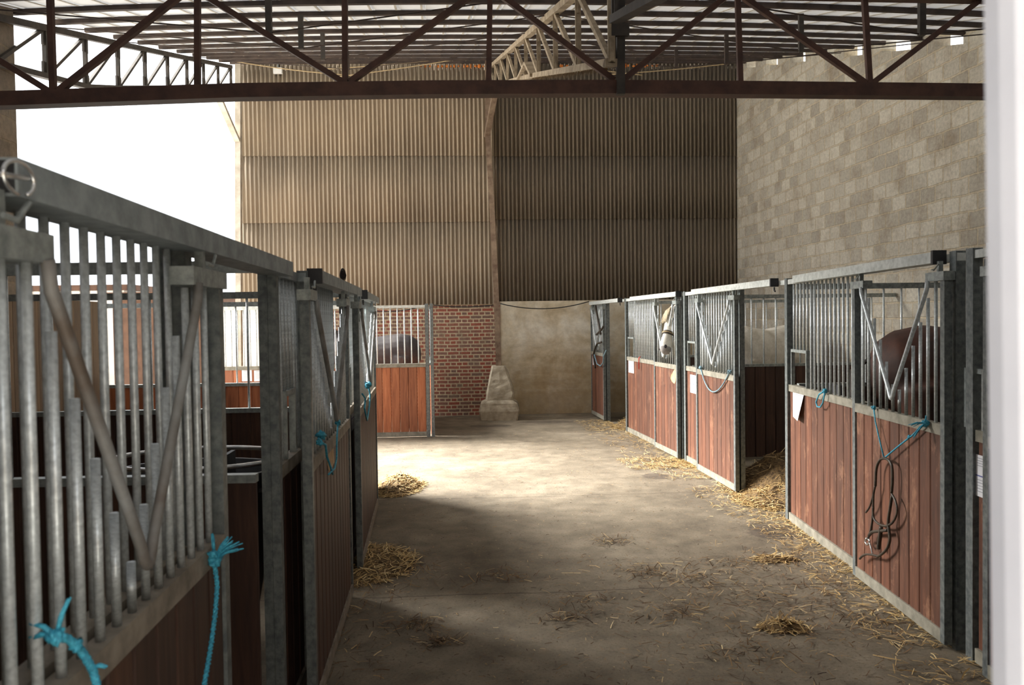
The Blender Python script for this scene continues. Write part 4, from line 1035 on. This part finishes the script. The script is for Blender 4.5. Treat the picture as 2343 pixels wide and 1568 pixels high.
bb([(2003, 1112), (1999, 1130), (1998, 1160), (1999, 1185), (2009, 1198), (2025, 1204), (2040, 1198), (2050, 1182), (2053, 1165), (2048, 1145), (2040, 1130)], .0055, 'browband')
bb([(2002, 1115), (1996, 1140), (1990, 1160), (1981, 1173)], .0048, 'loose_strap')
bb([(1998, 1160), (1996, 1190), (1992, 1215), (1985, 1235)], .0058, 'cheek_strap')
bb([(2041, 1135), (2037, 1160), (2032, 1195), (2034, 1215), (2036, 1235), (2030, 1255), (2018, 1268), (2008, 1274)], .0068, 'cheek_strap')
bb([(1988, 1226), (1996, 1218), (2010, 1216), (2030, 1214)], .008, 'noseband')
bb([(2016, 1206), (2014, 1225), (2012, 1240), (2010, 1256)], .0095, 'hanging_strap')
bb([(2008, 1273), (1995, 1270), (1982, 1269), (1973, 1273), (1967, 1279)], .0055, 'rein_end')
bb([(1983, 1232), (1980, 1240), (1985, 1247), (1990, 1238), (1983, 1232)], .005, 'bit_ring', 'chrome')
bb([(1990, 1243), (1994, 1258), (1996, 1268)], .0045, 'bit_bar', 'chrome')
# tangled bridle on d0
br2 = thing('bridle', 'small tangled dark bridle and cord on the farthest right stall door', 'bridle', d0.at(1368, 780, .12))
def b2(pts, r, name, m='leather'):
    MB().tube([d0.at(x, y, .13) - Vector(br2.location) for x, y in pts], r, 6).build(name, M[m], br2, True)
b2([(1363, 700), (1368, 730), (1372, 752), (1374, 765)], .02, 'hanging_strap')
b2([(1380, 748), (1376, 755), (1365, 766)], .02, 'cross_strap'); b2([(1376, 783), (1366, 787), (1361, 800), (1358, 812), (1360, 830), (1362, 842)], .018, 'loose_end')
b2([(1360, 812), (1366, 833), (1374, 838), (1380, 830), (1381, 815), (1387, 802)], .011, 'cord_loop', 'ropegrey')

# bucket rim / barrow handles behind the nearest partition
bk = thing('feed_barrow', 'dark feed barrow with curved rim behind the nearest left partition', 'barrow', (-1.55, 3.95, 0), 0)
mb = MB()
tub = [(0.0, .28, .20, .45), (0, .40, .30, 1.12), (0, .41, .31, 1.15), (0, .385, .285, 1.15), (0, .27, .19, .5)]
mb.loft([((0, 0, z), a, b_, (1, 0, 0), (0, 1, 0)) for _, a, b_, z in tub], 24); mb.build('tub', M['rubber'], bk, True)
MB().tube([(.43 * math.cos(t), .33 * math.sin(t), 1.20) for t in [2 * math.pi * k / 24 for k in range(25)]], .012, 6).build('rim', M['chrome'], bk, True)
for sx, sy in ((-.2, -.14), (.2, -.14), (-.2, .14), (.2, .14)): MB().tube([(sx, sy, 0), (sx, sy, .52)], .016, 8).build('leg', M['galv'], bk)

# ---------------------------------------------------------------- straw
def strands(n, place, m, name, label, L=(.03, .11), w=.0022, flat=.25, seed=1):
    rr = random.Random(seed); mb = MB()
    for _ in range(n):
        q = place(rr)
        if q is None: continue
        x, y, z, tilt = q; l = rr.uniform(*L); a = rr.uniform(0, 2 * math.pi); ww = w * rr.uniform(.5, 1.5)
        el = rr.uniform(-1, 1) * tilt; d = Vector((math.cos(a) * math.cos(el), math.sin(a) * math.cos(el), math.sin(el)))
        s_ = Vector((-math.sin(a), math.cos(a), rr.uniform(-.6, .6))).normalized() * ww
        p0 = Vector((x, y, z)) - d * l / 2; p2 = Vector((x, y, z)) + d * l / 2; p1 = Vector((x, y, z)) + Vector((rr.uniform(-.2, .2), rr.uniform(-.2, .2), rr.uniform(0, .3))) * l * .25
        for p in (p0, p1, p2): p.z = max(p.z, .004)
        mb.add([p0 - s_, p0 + s_, p1 + s_, p1 - s_, p2 + s_, p2 - s_], [(0, 1, 2, 3), (3, 2, 4, 5)])
    return tag(mb.build(name, M[m]), label, 'straw', 'loose straw on the floor', 'stuff')
def pile(cx, cy, rx, ry, h, tilt=.9):
    def f(rr):
        a, r = rr.uniform(0, 2 * math.pi), math.sqrt(rr.random()) * 1.1
        return cx + rx * r * math.cos(a), cy + ry * r * math.sin(a), max(.006, h * max(0, 1 - r * r) * rr.uniform(.5, 1.05)), tilt * (1 - min(r, 1) * .6)
    return f
def mound(cx, cy, rx, ry, h, name, label, n, seed):
    mb = MB(); rr = random.Random(seed); R_, K = 8, 22
    mb.v.append((cx, cy, h))
    for i in range(1, R_ + 1):
        for k in range(K):
            t = i / R_; a = 2 * math.pi * k / K; mb.v.append((cx + rx * t * math.cos(a), cy + ry * t * math.sin(a), max(.001, h * (1 - t * t) * rr.uniform(.75, 1.1))))
    for k in range(K): mb.f.append((0, 1 + k, 1 + (k + 1) % K))
    for i in range(R_ - 1):
        for k in range(K): mb.f.append((1 + i * K + k, 1 + (i + 1) * K + k, 1 + (i + 1) * K + (k + 1) % K, 1 + i * K + (k + 1) % K))
    rr2 = random.Random(seed + 1); f = pile(cx, cy, rx, ry, h)
    for _ in range(n):
        x, y, z, tilt = f(rr2); l = rr2.uniform(.05, .16); a = rr2.uniform(0, 6.28); el = rr2.uniform(-.5, 1) * tilt; ww = rr2.uniform(.0015, .004)
        d = Vector((math.cos(a) * math.cos(el), math.sin(a) * math.cos(el), math.sin(el))) * l; s_ = Vector((-math.sin(a), math.cos(a), .3)) * ww
        p0 = Vector((x, y, z)) - d * .5; p2 = p0 + d; p1 = (p0 + p2) / 2 + Vector((rr2.uniform(-.2, .2), rr2.uniform(-.2, .2), rr2.uniform(-.1, .3))) * l * .4
        for p in (p0, p1, p2): p.z = max(p.z, .004)
        mb.add([p0 - s_, p0 + s_, p1 + s_, p1 - s_, p2 + s_, p2 - s_], [(0, 1, 2, 3), (3, 2, 4, 5)])
    o = mb.build(name, M['straw']); o.data.materials.append(M['strawbed'])
    nb_ = K + (R_ - 1) * K
    for i in range(nb_): o.data.polygons[i].material_index = 1
    return tag(o, label, 'straw', 'straw heaps', 'stuff')
sp_ = onZ(1745, 1140)
mound(3.0, 8.12, .72, .52, .20, 'straw_heap', 'golden straw heap spilling from the open right stall', 5200, 5)
mound(3.2, 8.7, .9, .9, .42, 'straw_heap', 'deep straw bed inside the open right stall', 3500, 6)
mound(2.2, 13.85, .45, .45, .22, 'straw_heap', 'straw heap at the farthest right stall opening', 2200, 7)
mound(-1.30, 9.05, .26, .5, .13, 'straw_heap', 'straw heap at the end of the left stall row', 2200, 8)
mound(-1.20, 6.15, .42, .50, .045, 'straw_heap', 'shaded brown straw patch beside the middle left stall', 1500, 9)
def along(p, q, wd, bias=2.0):
    p, q = Vector(p), Vector(q); d = q - p; n = Vector((-d.y, d.x)).normalized()
    def f(rr):
        t = rr.random(); o_ = wd * rr.random() ** bias; return p.x + d.x * t - n.x * o_ * -1, p.y + d.y * t - n.y * o_ * -1, .006 + rr.random() * .012, .25
    return f
def alongR(front, x0, x1, wd):
    def f(rr):
        t = rr.uniform(x0, x1); o_ = .02 + wd * rr.random() ** 2.0; p = front.w(t, -o_, 0); return p.x, p.y, .006 + rr.random() * .014, .3
    return f
strands(1500, alongR(C, 0, 2.9, .40), 'straw', 'loose_straw', 'straw strewn along the foot of the nearest right stall', seed=11)
strands(700, alongR(B, 0, 1.2, .6), 'straw', 'loose_straw', 'straw strewn along the foot of the open-door stall', seed=12)
strands(1500, alongR(B, -.3, .5, .85), 'straw', 'loose_straw', 'pale straw drift before the gap between two right stalls', seed=22)
strands(700, alongR(B, 1.6, 3.1, .5), 'straw', 'loose_straw', 'straw drift before the open stall', seed=23)
strands(700, alongR(A, 0, 2.8, .7), 'straw', 'loose_straw', 'straw strewn along the foot of the white horse stall', seed=13)
strands(700, alongR(d0, 1.1, 2.6, .6), 'straw', 'loose_straw', 'straw strewn before the farthest right stall', seed=14)
strands(500, alongR(D, 0, 1.5, .5), 'straw', 'loose_straw', 'straw at the foot of the cut-off right stall', seed=15)
strands(350, alongR(L2, 0, 2.6, .35), 'strawbrown', 'loose_straw', 'brown straw along the middle left stall', seed=16)
def area(rr):
    t = rr.random() ** 1.6; y = 2.6 + 11 * t; x = rr.uniform(-.9 - .09 * y, 2.3 - (0 if y < 8 else .12 * (y - 8)))
    return x, y, .005 + rr.random() * .006, .12
def area2(rr):
    y = rr.uniform(3.6, 6.2); x = rr.gauss(1.3, .55)
    if x > 2.35 or x < -.9: return None
    return x, y, .005 + rr.random() * .012, .2
strands(7000, area, 'strawbrown', 'loose_straw', 'bits of brown straw and dirt scattered over the whole aisle', (.006, .04), .0018, seed=17)
strands(900, area2, 'strawbrown', 'loose_straw', 'dirty straw wisps on the near right part of the aisle', (.015, .07), .0019, seed=18)
strands(60, area2, 'straw', 'loose_straw', 'single bright straws on the near right part of the aisle', (.05, .17), .002, seed=19)
def clumps(rr):
    cs = clumps.c; cx, cy, r = cs[rr.randrange(len(cs))]
    return cx + rr.gauss(0, r * 1.7), cy + rr.gauss(0, r * 1.3), .005 + rr.random() * .022, .5
clumps.c = [(onZ(px, py).x, onZ(px, py).y, r) for px, py, r in ((1690, 1290, .10), (1640, 1345, .13), (1580, 1325, .08), (1730, 1375, .10), (1770, 1280, .12), (1800, 1440, .10), (1330, 1375, .08), (1400, 1240, .06), (1150, 1325, .07), (1290, 1420, .06), (1860, 1340, .12), (1900, 1400, .10), (960, 1435, .05), (1010, 1470, .04), (1480, 1310, .06), (1700, 1495, .07), (1550, 1400, .07), (2000, 1440, .10), (930, 1300, .12), (860, 1330, .14))]
strands(2600, clumps, 'strawbrown', 'loose_straw', 'small tangled brown straw clumps dotted over the near aisle', (.02, .09), .0022, seed=33)
mound(onZ(1790, 1438).x, onZ(1790, 1438).y, .13, .09, .05, 'straw_heap', 'small dark straw clump on the near aisle floor', 160, 20)
mound(onZ(1775, 1282).x, onZ(1775, 1282).y, .16, .08, .03, 'straw_heap', 'small straw clump on the aisle before the nearest right stall', 160, 21)
